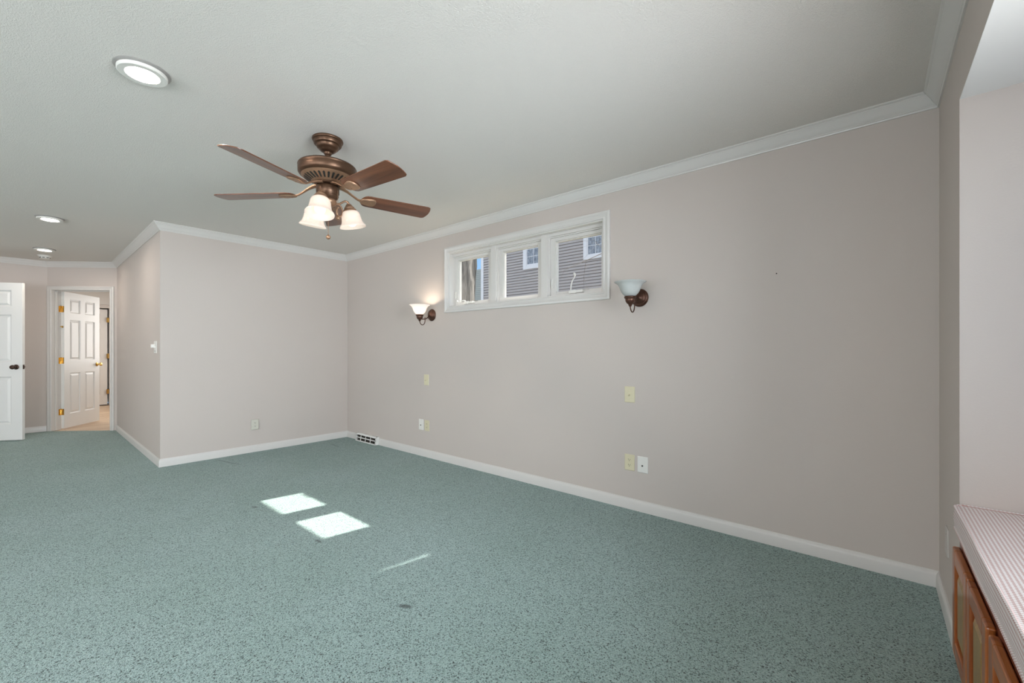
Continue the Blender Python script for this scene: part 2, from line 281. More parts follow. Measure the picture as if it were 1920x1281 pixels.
# ------------------------------------------------------------------ mesh helpers
class MB:
    def __init__(self): self.v = []; self.f = []
    def add(self, vs, fs):
        o = len(self.v); self.v += [tuple(p) for p in vs]; self.f += [tuple(i + o for i in q) for q in fs]; return self
    def box(self, x0, x1, y0, y1, z0, z1, mat=None):
        vs = [Vector(p) for p in ((x0, y0, z0), (x1, y0, z0), (x1, y1, z0), (x0, y1, z0), (x0, y0, z1), (x1, y0, z1), (x1, y1, z1), (x0, y1, z1))]
        if mat is not None: vs = [mat @ p for p in vs]
        return self.add(vs, [(0, 3, 2, 1), (4, 5, 6, 7), (0, 1, 5, 4), (1, 2, 6, 5), (2, 3, 7, 6), (3, 0, 4, 7)])
    def lathe(self, prof, segs=40, mat=None, cap0=False, cap1=False):
        vs = []; fs = []; n = len(prof)
        for i in range(segs):
            a = 2 * PI * i / segs
            for r, z in prof: vs.append(Vector((r * math.cos(a), r * math.sin(a), z)))
        if mat is not None: vs = [mat @ p for p in vs]
        for i in range(segs):
            j = (i + 1) % segs
            for k in range(n - 1): fs.append((i * n + k, j * n + k, j * n + k + 1, i * n + k + 1))
        if cap0: fs.append(tuple(i * n for i in range(segs))[::-1])
        if cap1: fs.append(tuple(i * n + n - 1 for i in range(segs)))
        return self.add(vs, fs)
    def tube(self, pts, rad, segs=12, closed=False, caps=True):
        P = [Vector(p) for p in pts]; n = len(P); R = rad if hasattr(rad, '__len__') else [rad] * n
        vs = []; fs = []; up = None
        for i in range(n):
            if closed: t = (P[(i + 1) % n] - P[i - 1]).normalized()
            else: t = (P[min(i + 1, n - 1)] - P[max(i - 1, 0)]).normalized()
            if up is None:
                up = Vector((0, 0, 1)) if abs(t.z) < .9 else Vector((1, 0, 0))
            up = (up - t * up.dot(t)).normalized(); s = t.cross(up)
            for k in range(segs):
                a = 2 * PI * k / segs; vs.append(P[i] + (up * math.cos(a) + s * math.sin(a)) * R[i])
        for i in range(n if closed else n - 1):
            j = (i + 1) % n
            for k in range(segs):
                l = (k + 1) % segs; fs.append((i * segs + k, i * segs + l, j * segs + l, j * segs + k))
        if caps and not closed:
            fs.append(tuple(range(segs))[::-1]); fs.append(tuple((n - 1) * segs + k for k in range(segs)))
        return self.add(vs, fs)
    def prism(self, poly, h0, h1, mat=None, taper=None):
        n = len(poly); q = taper or poly
        vs = [Vector((x, y, h0)) for x, y in poly] + [Vector((x, y, h1)) for x, y in q]
        if mat is not None: vs = [mat @ p for p in vs]
        return self.add(vs, [tuple(range(n))[::-1], tuple(range(n, 2 * n))] + [(i, (i + 1) % n, n + (i + 1) % n, n + i) for i in range(n)])
    def skin(self, rings, closed_ring=True, caps=True):
        n = len(rings[0]); vs = [p for r in rings for p in r]; fs = []
        for i in range(len(rings) - 1):
            for k in range(n if closed_ring else n - 1):
                l = (k + 1) % n; fs.append((i * n + k, i * n + l, (i + 1) * n + l, (i + 1) * n + k))
        if caps:
            fs.append(tuple(range(n))[::-1]); fs.append(tuple((len(rings) - 1) * n + k for k in range(n)))
        return self.add(vs, fs)
    def sphere(self, c, r, segs=20, rings=12, sc=(1, 1, 1)):
        prof = [(r * math.sin(PI * k / rings), -r * math.cos(PI * k / rings)) for k in range(1, rings)]
        m = Matrix.Translation(c) @ Matrix.Diagonal((*sc, 1))
        return self.lathe(prof, segs, m, True, True)
    def build(self, name, mat, parent=None, smooth=False, angle=40, bevel=0.0, bseg=2, loc=None, rotz=None):
        me = bpy.data.meshes.new(name); me.from_pydata(self.v, [], self.f)
        bm = bmesh.new(); bm.from_mesh(me); bmesh.ops.recalc_face_normals(bm, faces=bm.faces); bm.to_mesh(me); bm.free()
        for m in (mat if isinstance(mat, (list, tuple)) else [mat]): me.materials.append(m)
        if smooth:
            me.shade_smooth(); me.set_sharp_from_angle(angle=math.radians(angle))
        o = bpy.data.objects.new(name, me); COL.objects.link(o)
        if parent is not None: o.parent = parent
        if loc is not None: o.location = loc
        if rotz is not None: o.rotation_euler.z = rotz
        if bevel > 0:
            b = o.modifiers.new('bevel', 'BEVEL'); b.width = bevel; b.segments = bseg; b.limit_method = 'ANGLE'; b.angle_limit = math.radians(35)
        return o
def tag(o, label=None, cat=None, group=None, kind=None):
    if label: o['label'] = label
    if cat: o['category'] = cat
    if group: o['group'] = group
    if kind: o['kind'] = kind
    return o
def thing(name, label, cat, loc=(0, 0, 0), rotz=0.0, group=None, kind=None):
    o = bpy.data.objects.new(name, None); COL.objects.link(o); o.location = loc; o.rotation_euler = (0, 0, rotz)
    o.empty_display_size = 0.1
    return tag(o, label, cat, group, kind)
def struct(o, label, cat): return tag(o, label, cat, None, 'structure')
def dup(root, loc, rotz, label, group=None):
    r = root.copy(); COL.objects.link(r); r.location = loc; r.rotation_euler = (0, 0, rotz); r['label'] = label
    if group: r['group'] = group
    for ch in list(root.children):
        c = ch.copy(); COL.objects.link(c); c.parent = r
        for g in list(ch.children):
            q = g.copy(); COL.objects.link(q); q.parent = c
    return r

# ------------------------------------------------------------------ room shell
CH = 2.44
NE = Vector((0.250, 2.965)); NW = Vector((-5.420, 2.965)); OC = Vector((-5.435, 0.985)); CA = Vector((-8.400, 1.029)); CB = Vector((-9.088, 0.370))
SY = -4.40
SW = Vector((-9.088, SY)); SE = Vector((0.250, SY))
RING = [SE, NE, NW, OC, CA, CB, SW]     # interior on the left hand
T = 0.125
def wall_boxes(p0, p1, holes=(), thick=T, z1=CH + 0.02, ext0=0.0, ext1=0.0, z0=0.0):
    d = (p1 - p0); L = d.length; d = d / L; n = Vector((d.y, -d.x))     # n: outward (right of travel)
    mb = MB()
    X = Matrix(((d.x, n.x, 0, p0.x), (d.y, n.y, 0, p0.y), (0, 0, 1, 0), (0, 0, 0, 1)))
    cuts = sorted({-ext0, L + ext1, *[h[0] for h in holes], *[h[1] for h in holes]})
    for a, b in zip(cuts[:-1], cuts[1:]):
        mid = (a + b) / 2; hs = [h for h in holes if h[0] < mid < h[1]]
        if not hs: mb.box(a, b, 0, thick, z0, z1, X)
        else:
            h = hs[0]
            if h[2] > z0: mb.box(a, b, 0, thick, z0, h[2], X)
            if h[3] < z1: mb.box(a, b, 0, thick, h[3], z1, X)
    return mb
# window opening in the north wall
WX0, WX1, WZ0, WZ1 = -3.367, -1.585, 1.617, 2.178
BAY0, BAY1, BAYZ = 0.36, 2.32, 2.1175
struct(wall_boxes(NE, NW, [(0.25 - WX1, 0.25 - WX0, WZ0, WZ1)], ext0=T, ext1=T).build('wall_north', M['wall']), 'long greige wall with the three-pane window and two sconces', 'wall')
struct(wall_boxes(NW, OC, ext1=0.0).build('wall_west', M['wall']), 'pale greige end wall at the far corner with one outlet low down', 'wall')
struct(wall_boxes(OC, CA, ext0=-T).build('wall_hall', M['wall']), 'shaded greige wall running back towards the doorway', 'wall')
DL = (CA - CB).length; DD = (CA - CB) / DL                # along the angled wall from CB
DS0, DS1, DZ = 0.061, 0.860, 2.035
struct(wall_boxes(CA, CB, [(DL - DS1 - .018, DL - DS0 + .018, 0.0, DZ + .018)], ext0=0.02, ext1=0.03).build('wall_angle', M['wall']), 'short angled wall holding the open doorway', 'wall')
struct(wall_boxes(CB, SW, [(0.88, 1.70, 0, 2.05)], ext1=T).build('wall_far', M['wall']), 'far left greige wall behind the open door leaf', 'wall')
struct(wall_boxes(SW, SE, [(1.48, 4.68, 0.5, 2.2), (5.95, 8.95, 0.5, 2.2)], ext0=0, ext1=T).build('wall_south', M['wall']), 'greige wall behind the photographer with two added windows', 'wall')
struct(wall_boxes(SE, NE, [(0.40, 2.80, 0.5, 2.15), (BAY0 - SY, BAY1 - SY, 0, BAYZ)]).build('wall_east', M['wall']), 'right greige wall around the window seat opening', 'wall')
# alcove of the window seat
mb = MB(); mb.box(0.25 + T, 0.92, BAY1, BAY1 + 0.1, 0, BAYZ + .1)
struct(mb.build('wall_bay_north', M['wall']), 'bright side wall of the window seat alcove', 'wall')
mb = MB(); mb.box(0.25 + T, 0.92, BAY0 - 0.1, BAY0, 0, BAYZ + .1)
struct(mb.build('wall_bay_south', M['wall']), 'near side wall of the window seat alcove', 'wall')
mb = MB(); mb.box(0.86, 0.96, BAY0 - .1, BAY1 + .1, 0, 0.72); mb.box(0.86, 0.96, BAY0 - .1, BAY1 + .1, 2.02, BAYZ + .1)
mb.box(0.86, 0.96, BAY0 - .1, BAY0 + .05, .72, 2.02); mb.box(0.86, 0.96, BAY1 - .05, BAY1 + .1, .72, 2.02)
struct(mb.build('wall_bay_east', M['wall']), 'outer wall of the window seat alcove around its window', 'wall')
mb = MB(); mb.box(0.25 + T, 0.92, BAY0 - .1, BAY1 + .1, BAYZ, BAYZ + 0.09); mb.box(0.2505, 0.25 + T, BAY0, BAY1, BAYZ - .002, BAYZ + .0)
struct(mb.build('ceiling_bay', M['wall_white']), 'low white ceiling of the window seat alcove', 'ceiling')
# ceiling and floors
mb = MB(); mb.box(-13.0, 0.40, SY - .14, 3.09, CH, CH + 0.08)
struct(mb.build('ceiling', M['ceiling']), 'white stippled ceiling', 'ceiling')
mb = MB(); poly = [(0.95, SY), (0.95, 2.965), (NW.x, NW.y), (OC.x, OC.y), (CA.x, CA.y), (CB.x, CB.y), (-9.088, SY)]
mb.prism(poly, -0.05, 0.0)
struct(mb.build('floor', M['carpet']), 'teal green cut-pile wall-to-wall carpet', 'carpet')
mb = MB(); mb.box(-13.0, -5.4, -2.7, 3.0, -0.06, -0.006)
struct(mb.build('floor_hall', M['planks']), 'light oak plank floor of the room beyond the doorway', 'floor')
# room beyond the doorway
FX = -12.40
mb = MB()
mb.box(FX - .1, FX, -2.7, 0.62, 0, CH); mb.box(FX - .1, FX, 1.40, 2.5, 0, CH); mb.box(FX - .1, FX, 0.62, 1.40, 2.06, CH)
struct(mb.build('wall_hall_west', M['wall_white']), 'white wall with a closed door seen through the doorway', 'wall')
mb = MB(); mb.box(FX - .1, -5.55, 2.35, 2.45, 0, CH)
struct(mb.build('wall_hall_north', M['wall_white']), 'side wall of the room beyond the doorway', 'wall')
mb = MB(); mb.box(FX - .1, -9.22, -2.75, -2.65, 0, CH)
struct(mb.build('wall_hall_south', M['wall_white']), 'other side wall of the room beyond the doorway', 'wall')
mb = MB(); mb.box(FX - .75, FX - .65, 0.4, 1.6, 0, CH); mb.box(FX - .7, FX - .1, .4, .5, 0, CH); mb.box(FX - .7, FX - .1, 1.5, 1.6, 0, CH); mb.box(FX - .7, FX, .4, 1.6, CH, CH + .05)
struct(mb.build('wall_closet', M['wall_white']), 'inside of the closet behind the far door', 'wall')

# mouldings
CROWN = [(0, -.074), (.007, -.074), (.009, -.067), (.014, -.064), (.014, -.060), (.020, -.055), (.027, -.046), (.034, -.034), (.044, -.021), (.050, -.015), (.050, -.011), (.056, -.009), (.060, -.005), (.060, 0), (0, 0)]
BASE = [(0, 0), (.013, 0), (.013, .058), (.010, .068), (.005, .074), (.004, .080), (0, .080)]
def miter(i):
    n = len(RING); d0 = (RING[i] - RING[i - 1]).normalized(); d1 = (RING[(i + 1) % n] - RING[i]).normalized()
    n0 = Vector((-d0.y, d0.x)); n1 = Vector((-d1.y, d1.x)); return (n0 + n1) / (1 + n0.dot(n1))
def mould(prof, i, zb, a=None, b=None, shrink0=0.0, shrink1=0.0):
    """one wall's length of moulding from ring corner i to i+1; a, b replace the mitred ends by square cuts at those distances"""
    n = len(RING); p0, p1 = RING[i], RING[(i + 1) % n]; d = (p1 - p0); L = d.length; d = d / L; nn = Vector((-d.y, d.x))
    m0, m1 = miter(i), miter((i + 1) % n)
    s0 = p0 + d * (a if a is not None else shrink0); s1 = p0 + d * (b if b is not None else L - shrink1)
    if a is not None: m0 = nn
    if b is not None: m1 = nn
    r0 = [Vector((*(s0 + m0 * o), zb + z)) for o, z in prof]; r1 = [Vector((*(s1 + m1 * o), zb + z)) for o, z in prof]
    return [r0, r1]
WN = ['east', 'north', 'west', 'hall', 'angle', 'far', 'south']
CL = {'east': 'white crown moulding above the window seat wall', 'north': 'white crown moulding along the long window wall', 'west': 'white crown moulding on the far end wall',
      'hall': 'white crown moulding on the wall running to the doorway', 'angle': 'white crown moulding above the doorway', 'far': 'white crown moulding on the far left wall', 'south': 'white crown moulding behind the photographer'}
for i, w in enumerate(WN):
    mb = MB(); mb.skin(mould(CROWN, i, CH, shrink1=0.0035 if w == 'east' else 0))
    struct(mb.build('trim_%d' % (i + 1), M['trim'], smooth=True, angle=30), CL[w], 'crown moulding')
# baseboards
def baseboard(w, spans, label):
    i = WN.index(w); mb = MB()
    for a, b in spans: mb.skin(mould(BASE, i, 0.0, a, b))
    struct(mb.build('baseboard_' + w, M['trim'], smooth=True, angle=30), label, 'baseboard')
VX0, VX1 = -5.115, -4.655
baseboard('north', [(None, 0.25 - VX1 + .001), (0.25 - VX0 - .001, None)], 'long white baseboard under the window wall')
baseboard('west', [(None, None)], 'white baseboard of the far end wall')
baseboard('hall', [(None, None)], 'white baseboard of the shaded wall leading to the doorway')
baseboard('far', [(None, 0.80)], 'white baseboard beside the open door leaf')
baseboard('east', [(BAY1 - SY + .005, None)], 'short white baseboard beside the window seat')
baseboard('south', [(None, None)], 'white baseboard behind the photographer')

# casings: profile (offset outwards from the opening edge, thickness off the wall)
CASE = [(0, 0), (0, .009), (.004, .013), (.010, .013), (.014, .010), (.022, .011), (.034, .015), (.040, .019), (.050, .019), (.056, .016), (.0575, .012), (.0575, 0)]
def casing(mb, X, s0, s1, z0, z1, closed, scale=1.0):
    """X maps (s, out, z); frames an opening"""
    rings = []
    if closed:
        for s, z, ds, dz in ((s0, z0, -1, -1), (s1, z0, 1, -1), (s1, z1, 1, 1), (s0, z1, -1, 1), (s0, z0, -1, -1)):
            rings.append([X @ Vector((s + ds * o * scale, t, z + dz * o * scale)) for o, t in CASE])
    else:
        for s, z, ds, dz in ((s0, z0, -1, 0), (s0, z1, -1, 1), (s1, z1, 1, 1), (s1, z0, 1, 0)):
            rings.append([X @ Vector((s + ds * o * scale, t, z + dz * o * scale)) for o, t in CASE])
    mb.skin(rings, True, not closed)
def frame_mat(p, d):      # x along d, y off the wall (left of -d... see use), z up
    n = Vector((d.y, -d.x)); return Matrix(((d.x, n.x, 0, p.x), (d.y, n.y, 0, p.y), (0, 0, 1, 0), (0, 0, 0, 1)))

# ------------------------------------------------------------------ doorway in the angled wall
XW = frame_mat(CB, DD)             # y>0 is into the room, y<0 into the wall
mb = MB(); casing(mb, XW, DS0, DS1, 0.0, DZ, False)
jm = MB()
jm.box(DS0 - .018, DS0 + .0, -T - .012, .001, 0, DZ, XW); jm.box(DS1, DS1 + .018, -T - .012, .001, 0, DZ, XW); jm.box(DS0 - .018, DS1 + .018, -T - .012, .001, DZ, DZ + .018, XW)
jm.box(DS0, DS0 + .011, -.085, -.05, 0, DZ, XW); jm.box(DS1 - .011, DS1, -.085, -.05, 0, DZ, XW); jm.box(DS0, DS1, -.085, -.05, DZ - .011, DZ, XW)   # stops
tr = thing('trim_8', 'white door casing and jamb of the open doorway', 'door casing', (0, 0, 0), kind='structure')
mb.build('casing', M['trim'], tr, smooth=True, angle=30)
jm.build('jamb', M['trim'], tr, bevel=.0015)

def panel_door(w, h, t, cols, rows, mb=None):
    """slab from x 0..w, y 0..t with moulded panels pressed into both faces; cols/rows are panel intervals"""
    mb = mb or MB()
    xs = sorted({0, w, *[v for c in cols for v in c]}); zs = sorted({0, h, *[v for r in rows for v in r]})
    for y, sg in ((0.0, 1), (t, -1)):
        for a, b in zip(xs[:-1], xs[1:]):
            for c, d in zip(zs[:-1], zs[1:]):
                if (a, b) in cols and (c, d) in rows:
                    prev = None; steps = [(0, 0), (.005, .003), (.011, .0125), (.018, .0125), (.042, .0035), (.045, .003)]
                    lim = min(b - a, d - c) / 2 - .004
                    for o, dep in steps:
                        o = min(o, lim); yy = y + sg * dep
                        ring = [(a + o, yy, c + o), (b - o, yy, c + o), (b - o, yy, d - o), (a + o, yy, d - o)]
                        if prev:
                            mb.add(prev + ring, [(k, (k + 1) % 4, 4 + (k + 1) % 4, 4 + k) for k in range(4)])
                        prev = ring
                    mb.add(prev, [(0, 1, 2, 3)])
                else: mb.add([(a, y, c), (b, y, c), (b, y, d), (a, y, d)], [(0, 1, 2, 3)])
    mb.add([(0, 0, 0), (0, t, 0), (0, t, h), (0, 0, h)], [(0, 1, 2, 3)]); mb.add([(w, 0, 0), (w, t, 0), (w, t, h), (w, 0, h)], [(0, 1, 2, 3)])
    mb.add([(0, 0, 0), (w, 0, 0), (w, t, 0), (0, t, 0)], [(0, 1, 2, 3)]); mb.add([(0, 0, h), (w, 0, h), (w, t, h), (0, t, h)], [(0, 1, 2, 3)])
    return mb
def six(w, st=.112, mid=.10):
    pw = (w - 2 * st - mid) / 2; cols = [(st, st + pw), (st + pw + mid, w - st)]
    rows = [(.205, .815), (1.005, 1.612), (1.715, 1.925)]
    return cols, rows
def knob_mb(t, x, z):
    mb = MB()
    for s in (1, -1):
        y0 = t if s > 0 else 0
        X = Matrix.Translation((x, y0, z)) @ Matrix.Rotation(-s * PI / 2, 4, 'X')
        mb.lathe([(.001, .0), (.032, 0), (.032, .004), (.026, .009), (.013, .012), (.011, .030), (.016, .036), (.026, .044), (.028, .054), (.024, .063), (.012, .068), (.001, .069)], 28, X)
    return mb
# leaf of the doorway door, swung away into the room beyond
LW, LT = 0.755, 0.035
ang = math.atan2(.404, -.567)
piv = XW @ Vector((DS0 + .004, -T - .006, 0.012))
d1 = thing('door_1', 'white six-panel door standing open into the room beyond, brass hinges and knob', 'door', piv, ang, kind='structure')
lo = panel_door(LW, 2.02, LT, *six(LW)).build('leaf', M['door'], d1, smooth=True, angle=20, loc=(0.006, -LT, 0))
k = knob_mb(LT, LW - .062, .925).build('knob', M['brass'], d1, smooth=True, angle=35, loc=(0.006, -LT, 0)); k['label'] = 'brass door knob'
lm = MB(); lm.box(LW, LW + .0015, .006, .029, .90, .955); lm.box(LW, LW + .010, .011, .024, .918, .936); lm.build('latch', M['brass'], d1, loc=(0.006, -LT, 0))
inv = Matrix.Rotation(-ang, 4, 'Z') @ Matrix.Translation(-piv)
for z in (.243, 1.002, 1.762):
    hm = MB(); hm.box(.0045, .0062, -.034, -.001, z - .045, z + .045)                     # leaf plate on the door edge
    Y = inv @ XW
    hm.box(DS0 + .0002, DS0 + .0018, -T - .010, -T + .026, z + .012 - .045, z + .012 + .045, Y)      # plate on the jamb
    hm.lathe([(.0005, z - .047), (.0058, z - .047), (.0058, z + .047), (.0035, z + .051), (.0005, z + .053)], 14, Matrix.Translation((0.0, .0, 0)))
    h = hm.build('hinge', M['brass'], d1, smooth=True, angle=30); h['label'] = 'brass butt hinge'
sm = MB(); sm.tube([(.003, -.014, 1.50), (-.016, -.018, 1.50), (-.030, -.02, 1.502)], [.004, .004, .0045], 10); sm.sphere((-.034, -.021, 1.503), .009, 14, 8)
sm.box(.004, .0062, -.024, -.004, 1.485, 1.515)
s_ = sm.build('coat_hook', M['brass'], d1, smooth=True, angle=40); s_['label'] = 'small brass peg on the door edge'

# far door in the white wall
d3 = thing('door_3', 'white panel door closed at the end of the room beyond, brass hinges on its right', 'door', (FX - .045, .640, .012), PI / 2, kind='structure')
panel_door(.735, 2.02, .035, *six(.735)).build('leaf', M['door'], d3, smooth=True, angle=20, loc=(0, 0, 0))
for z in (.28, 1.03, 1.794):
    hm = MB(); hm.box(.737, .757, -.048, -.046, z - .05, z + .05); hm.lathe([(.0005, z - .052), (.010, z - .05), (.010, z + .05), (.0005, z + .052)], 12, Matrix.Translation((.744, -.052, 0)))
    hm.box(.715, .742, -.052, -.046, z - .05, z + .05)
    h = hm.build('hinge', M['brass'], d3, smooth=True, angle=30); h['label'] = 'brass butt hinge'
knob_mb(.035, .06, .925).build('knob', M['brass'], d3, smooth=True)
tr = thing('trim_9', 'white casing round the far closed door', 'door casing', (0, 0, 0), kind='structure')
mb = MB(); casing(mb, frame_mat(Vector((FX, 0)), Vector((0, 1))), .62, 1.40, 0, 2.06, False, 1.2)
mb.build('casing', M['trim'], tr, smooth=True, angle=30)
mb = MB(); mb.box(FX - .1, FX, 1.395, 1.40, 0, 2.06); mb.box(FX - .1, FX, .62, .625, 0, 2.06); mb.box(FX - .1, FX, .62, 1.40, 2.055, 2.06); mb.build('jamb', M['trim'], tr)
mb = MB(); mb.box(FX, FX + .013, -2.6, .55, 0, .09); mb.box(FX, FX + .013, 1.475, 2.35, 0, .09)
struct(mb.build('baseboard_hall_west', M['trim'], bevel=.004), 'white baseboard at the end of the room beyond', 'baseboard')

# open door leaf at the left edge
a2 = math.atan2(.782, .624)
W2 = 0.81
fc = Vector((-8.37, .124)); dv = Vector((math.cos(a2), math.sin(a2)))
hp = fc - dv * W2
d2 = thing('door_2', 'white six-panel door ajar at the left edge with a dark bronze knob', 'door', (hp.x, hp.y, .013), a2, kind='structure')
cols, rows = six(W2, .118)
panel_door(W2, 2.022, .035, cols, rows).build('leaf', M['door'], d2, smooth=True, angle=20)
knob_mb(.035, W2 - .066, .938).build('knob', M['bronze'], d2, smooth=True, angle=35)['label'] = 'dark bronze door knob'
lm = MB(); lm.box(W2, W2 + .0015, .006, .029, .91, .967); lm.lathe([(.001, 0), (.0085, 0), (.0085, .007), (.001, .009)], 14, Matrix.Translation((W2 + .001, .0175, .938)) @ Matrix.Rotation(PI / 2, 4, 'Y'))
lm.build('latch', M['bronze'], d2, smooth=True, angle=30)
for z in (.25, 1.01, 1.77):
    hm = MB(); hm.lathe([(.0005, z - .045), (.006, z - .045), (.006, z + .045), (.0005, z + .047)], 12, Matrix.Translation((-.006, .04, 0))); hm.box(-.002, 0, .002, .036, z - .045, z + .045)
    hm.build('hinge', M['bronze'], d2, smooth=True, angle=30)
# post the leaf hangs on, out of frame
mb = MB(); e = hp - dv * .03
X2 = frame_mat(e, dv); mb.box(-.34, .016, -.05, .03, 0, 2.06, X2)
struct(mb.build('trim_10', M['trim'], bevel=.002), 'white door jamb the left door hangs on', 'door jamb')

# ------------------------------------------------------------------ three-pane window in the long wall
YW = 2.965
win = thing('window_1', 'white three-pane awning window high on the long wall', 'window', (0, 0, 0), kind='structure')
XN = Matrix(((1, 0, 0, 0), (0, -1, 0, YW), (0, 0, 1, 0), (0, 0, 0, 1)))   # y>0 into the room
mb = MB(); casing(mb, XN, WX0, WX1, WZ0, WZ1, True, 1.03)
mb.build('casing', M['trim'], win, smooth=True, angle=30)
YS = 3.040                                    # inner face of the sashes
mb = MB()
jt = .010
mb.box(WX0, WX0 + jt, YW - .002, 3.10, WZ0, WZ1); mb.box(WX1 - jt, WX1, YW - .002, 3.10, WZ0, WZ1)
mb.box(WX0 + jt, WX1 - jt, YW - .002, 3.10, WZ0, WZ0 + jt); mb.box(WX0 + jt, WX1 - jt, YW - .002, 3.10, WZ1 - jt, WZ1)
mb.box(WX0 + jt, WX1 - jt, 3.012, 3.06, WZ1 - .036, WZ1 - jt); mb.box(WX0 + jt, WX1 - jt, 3.026, 3.06, WZ1 - .046, WZ1 - .036)
mb.build('frame', M['trim'], win, bevel=.0012)
CXS = [-2.776, -2.176]
for c in CXS:
    mb = MB(); mb.box(c - .034, c + .034, 3.005, 3.10, WZ0 + jt, WZ1 - jt); mb.box(c - .047, c + .047, 3.022, 3.09, WZ0 + jt, WZ1 - jt)
    mb.build('mullion', M['trim'], win, bevel=.0015)
bays = [(WX0 + jt, CXS[0] - .047), (CXS[0] + .047, CXS[1] - .047), (CXS[1] + .047, WX1 - jt)]
for q, (a, b) in enumerate(bays):
    z0, z1 = WZ0 + jt, WZ1 - .046
    st = .046 if q else .05
    mb = MB(); br = .034
    for (x0, x1, y0, y1) in ((a, a + st, z0, z1), (b - st, b, z0, z1), (a + st, b - st, z0, z0 + br), (a + st, b - st, z1 - .028, z1)):
        mb.box(x0, x1, YS, 3.09, y0, y1)
    g = .008
    for (x0, x1, y0, y1) in ((a + st, a + st + g, z0 + br, z1 - .028), (b - st - g, b - st, z0 + br, z1 - .028), (a + st, b - st, z0 + br, z0 + br + g), (a + st, b - st, z1 - .028 - g, z1 - .028)):
        mb.box(x0, x1, YS + .012, 3.08, y0, y1)
    s = mb.build('sash', M['trim'], win, bevel=.0015)
    mb = MB(); mb.box(a + st - .002, b - st + .002, 3.062, 3.068, z0 + br - .002, z1 - .026); mb.build('pane', M['glass'], s)
    if q != 1:          # crank operator on the sill of the outer sashes
        cx = (a + b) / 2 + (-.055 if q == 0 else -.02)
        zb = z0 + .034
        mb = MB(); mb.box(cx - .02, cx + .085, 3.008, 3.042, zb - .020, zb + .002); mb.box(cx - .045, cx + .02, 3.004, 3.042, zb - .024, zb + .004)
        op = mb.build('crank', M['plastic_white'], win, bevel=.005, bseg=3); op['label'] = 'white window crank operator'
        hb = MB()
        if q == 0: P = [(cx, 3.0, zb), (cx - .02, 2.99, zb + .012), (cx - .06, 2.985, zb + .008), (cx - .10, 2.985, zb - .002), (cx - .115, 2.985, zb + .012)]
        else: P = [(cx - .02, 3.0, zb - .004), (cx - .012, 2.99, zb + .035), (cx + .004, 2.985, zb + .075), (cx + .026, 2.985, zb + .105), (cx + .032, 2.985, zb + .122), (cx + .024, 2.985, zb + .132)]
        hb.tube(P, [.006, .0055, .0045, .005, .007, .008] [:len(P)], 10); hb.sphere(P[-1], .010, 14, 8)
        hb.build('handle', M['plastic_white'], op, smooth=True, angle=50)
        ar = MB(); ar.box(cx + .03, cx + .13, 3.028, 3.036, zb + .001, zb + .006); ar.build('arm', M['chrome'], op)
    # sash lock lever
    mb = MB(); lx = a + .012; mb.box(lx, lx + .014, YS - .007, YS, WZ0 + .10, WZ0 + .165); mb.tube([(lx + .006, YS - .010, WZ0 + .155), (lx + .008, YS - .018, WZ0 + .12), (lx + .012, YS - .016, WZ0 + .085)], [.004, .005, .006], 8)
    if q != 1: mb.build('lock', M['plastic_white'], win, smooth=True, angle=40)
# unseen bay window; south and east windows added to carry fill lights
def plain_window(name, x0, x1, y0, y1, z0, z1, label, axis, nb):
    w = thing(name, label, 'window', (0, 0, 0), kind='structure'); mb = MB(); f = .05
    if axis == 'X':
        for k in range(nb + 1):
            yc = y0 + (y1 - y0) * k / nb; lo_, hi_ = (yc, yc + f) if k == 0 else ((yc - f, yc) if k == nb else (yc - f / 2, yc + f / 2))
            mb.box(x0, x1, lo_, hi_, z0, z1)
        mb.box(x0, x1, y0, y1, z0, z0 + f); mb.box(x0, x1, y0, y1, z1 - f, z1); fr = mb.build('frame', M['trim'], w)
        xm = (x0 + x1) / 2; mb = MB(); mb.box(xm - .003, xm + .003, y0 + f / 2, y1 - f / 2, z0 + f / 2, z1 - f / 2); mb.build('pane', M['glass'], w)
    else:
        for k in range(nb + 1):
            xc = x0 + (x1 - x0) * k / nb; lo_, hi_ = (xc, xc + f) if k == 0 else ((xc - f, xc) if k == nb else (xc - f / 2, xc + f / 2))
            mb.box(lo_, hi_, y0, y1, z0, z1)
        mb.box(x0, x1, y0, y1, z0, z0 + f); mb.box(x0, x1, y0, y1, z1 - f, z1); fr = mb.build('frame', M['trim'], w)
        ym = (y0 + y1) / 2; mb = MB(); mb.box(x0 + f / 2, x1 - f / 2, ym - .003, ym + .003, z0 + f / 2, z1 - f / 2); mb.build('pane', M['glass'], w)
plain_window('window_2', .88, .95, BAY0 + .05, BAY1 - .05, .72, 2.02, 'bay window above the window seat, out of frame', 'X', 3)
plain_window('window_3', -9.088 + 5.95, -9.088 + 8.95, SY - .10, SY - .02, .5, 2.2, 'added wide window behind the photographer, carrying fill light', 'Y', 3)

plain_window('window_5', -7.608, -4.408, SY - .10, SY - .02, .5, 2.2, 'second added window behind the photographer, carrying ceiling fill light', 'Y', 3)
plain_window('window_4', .30, .36, SY + .40, SY + 2.80, .5, 2.15, 'added window in the right wall behind the photographer, carrying fill light', 'X', 3)

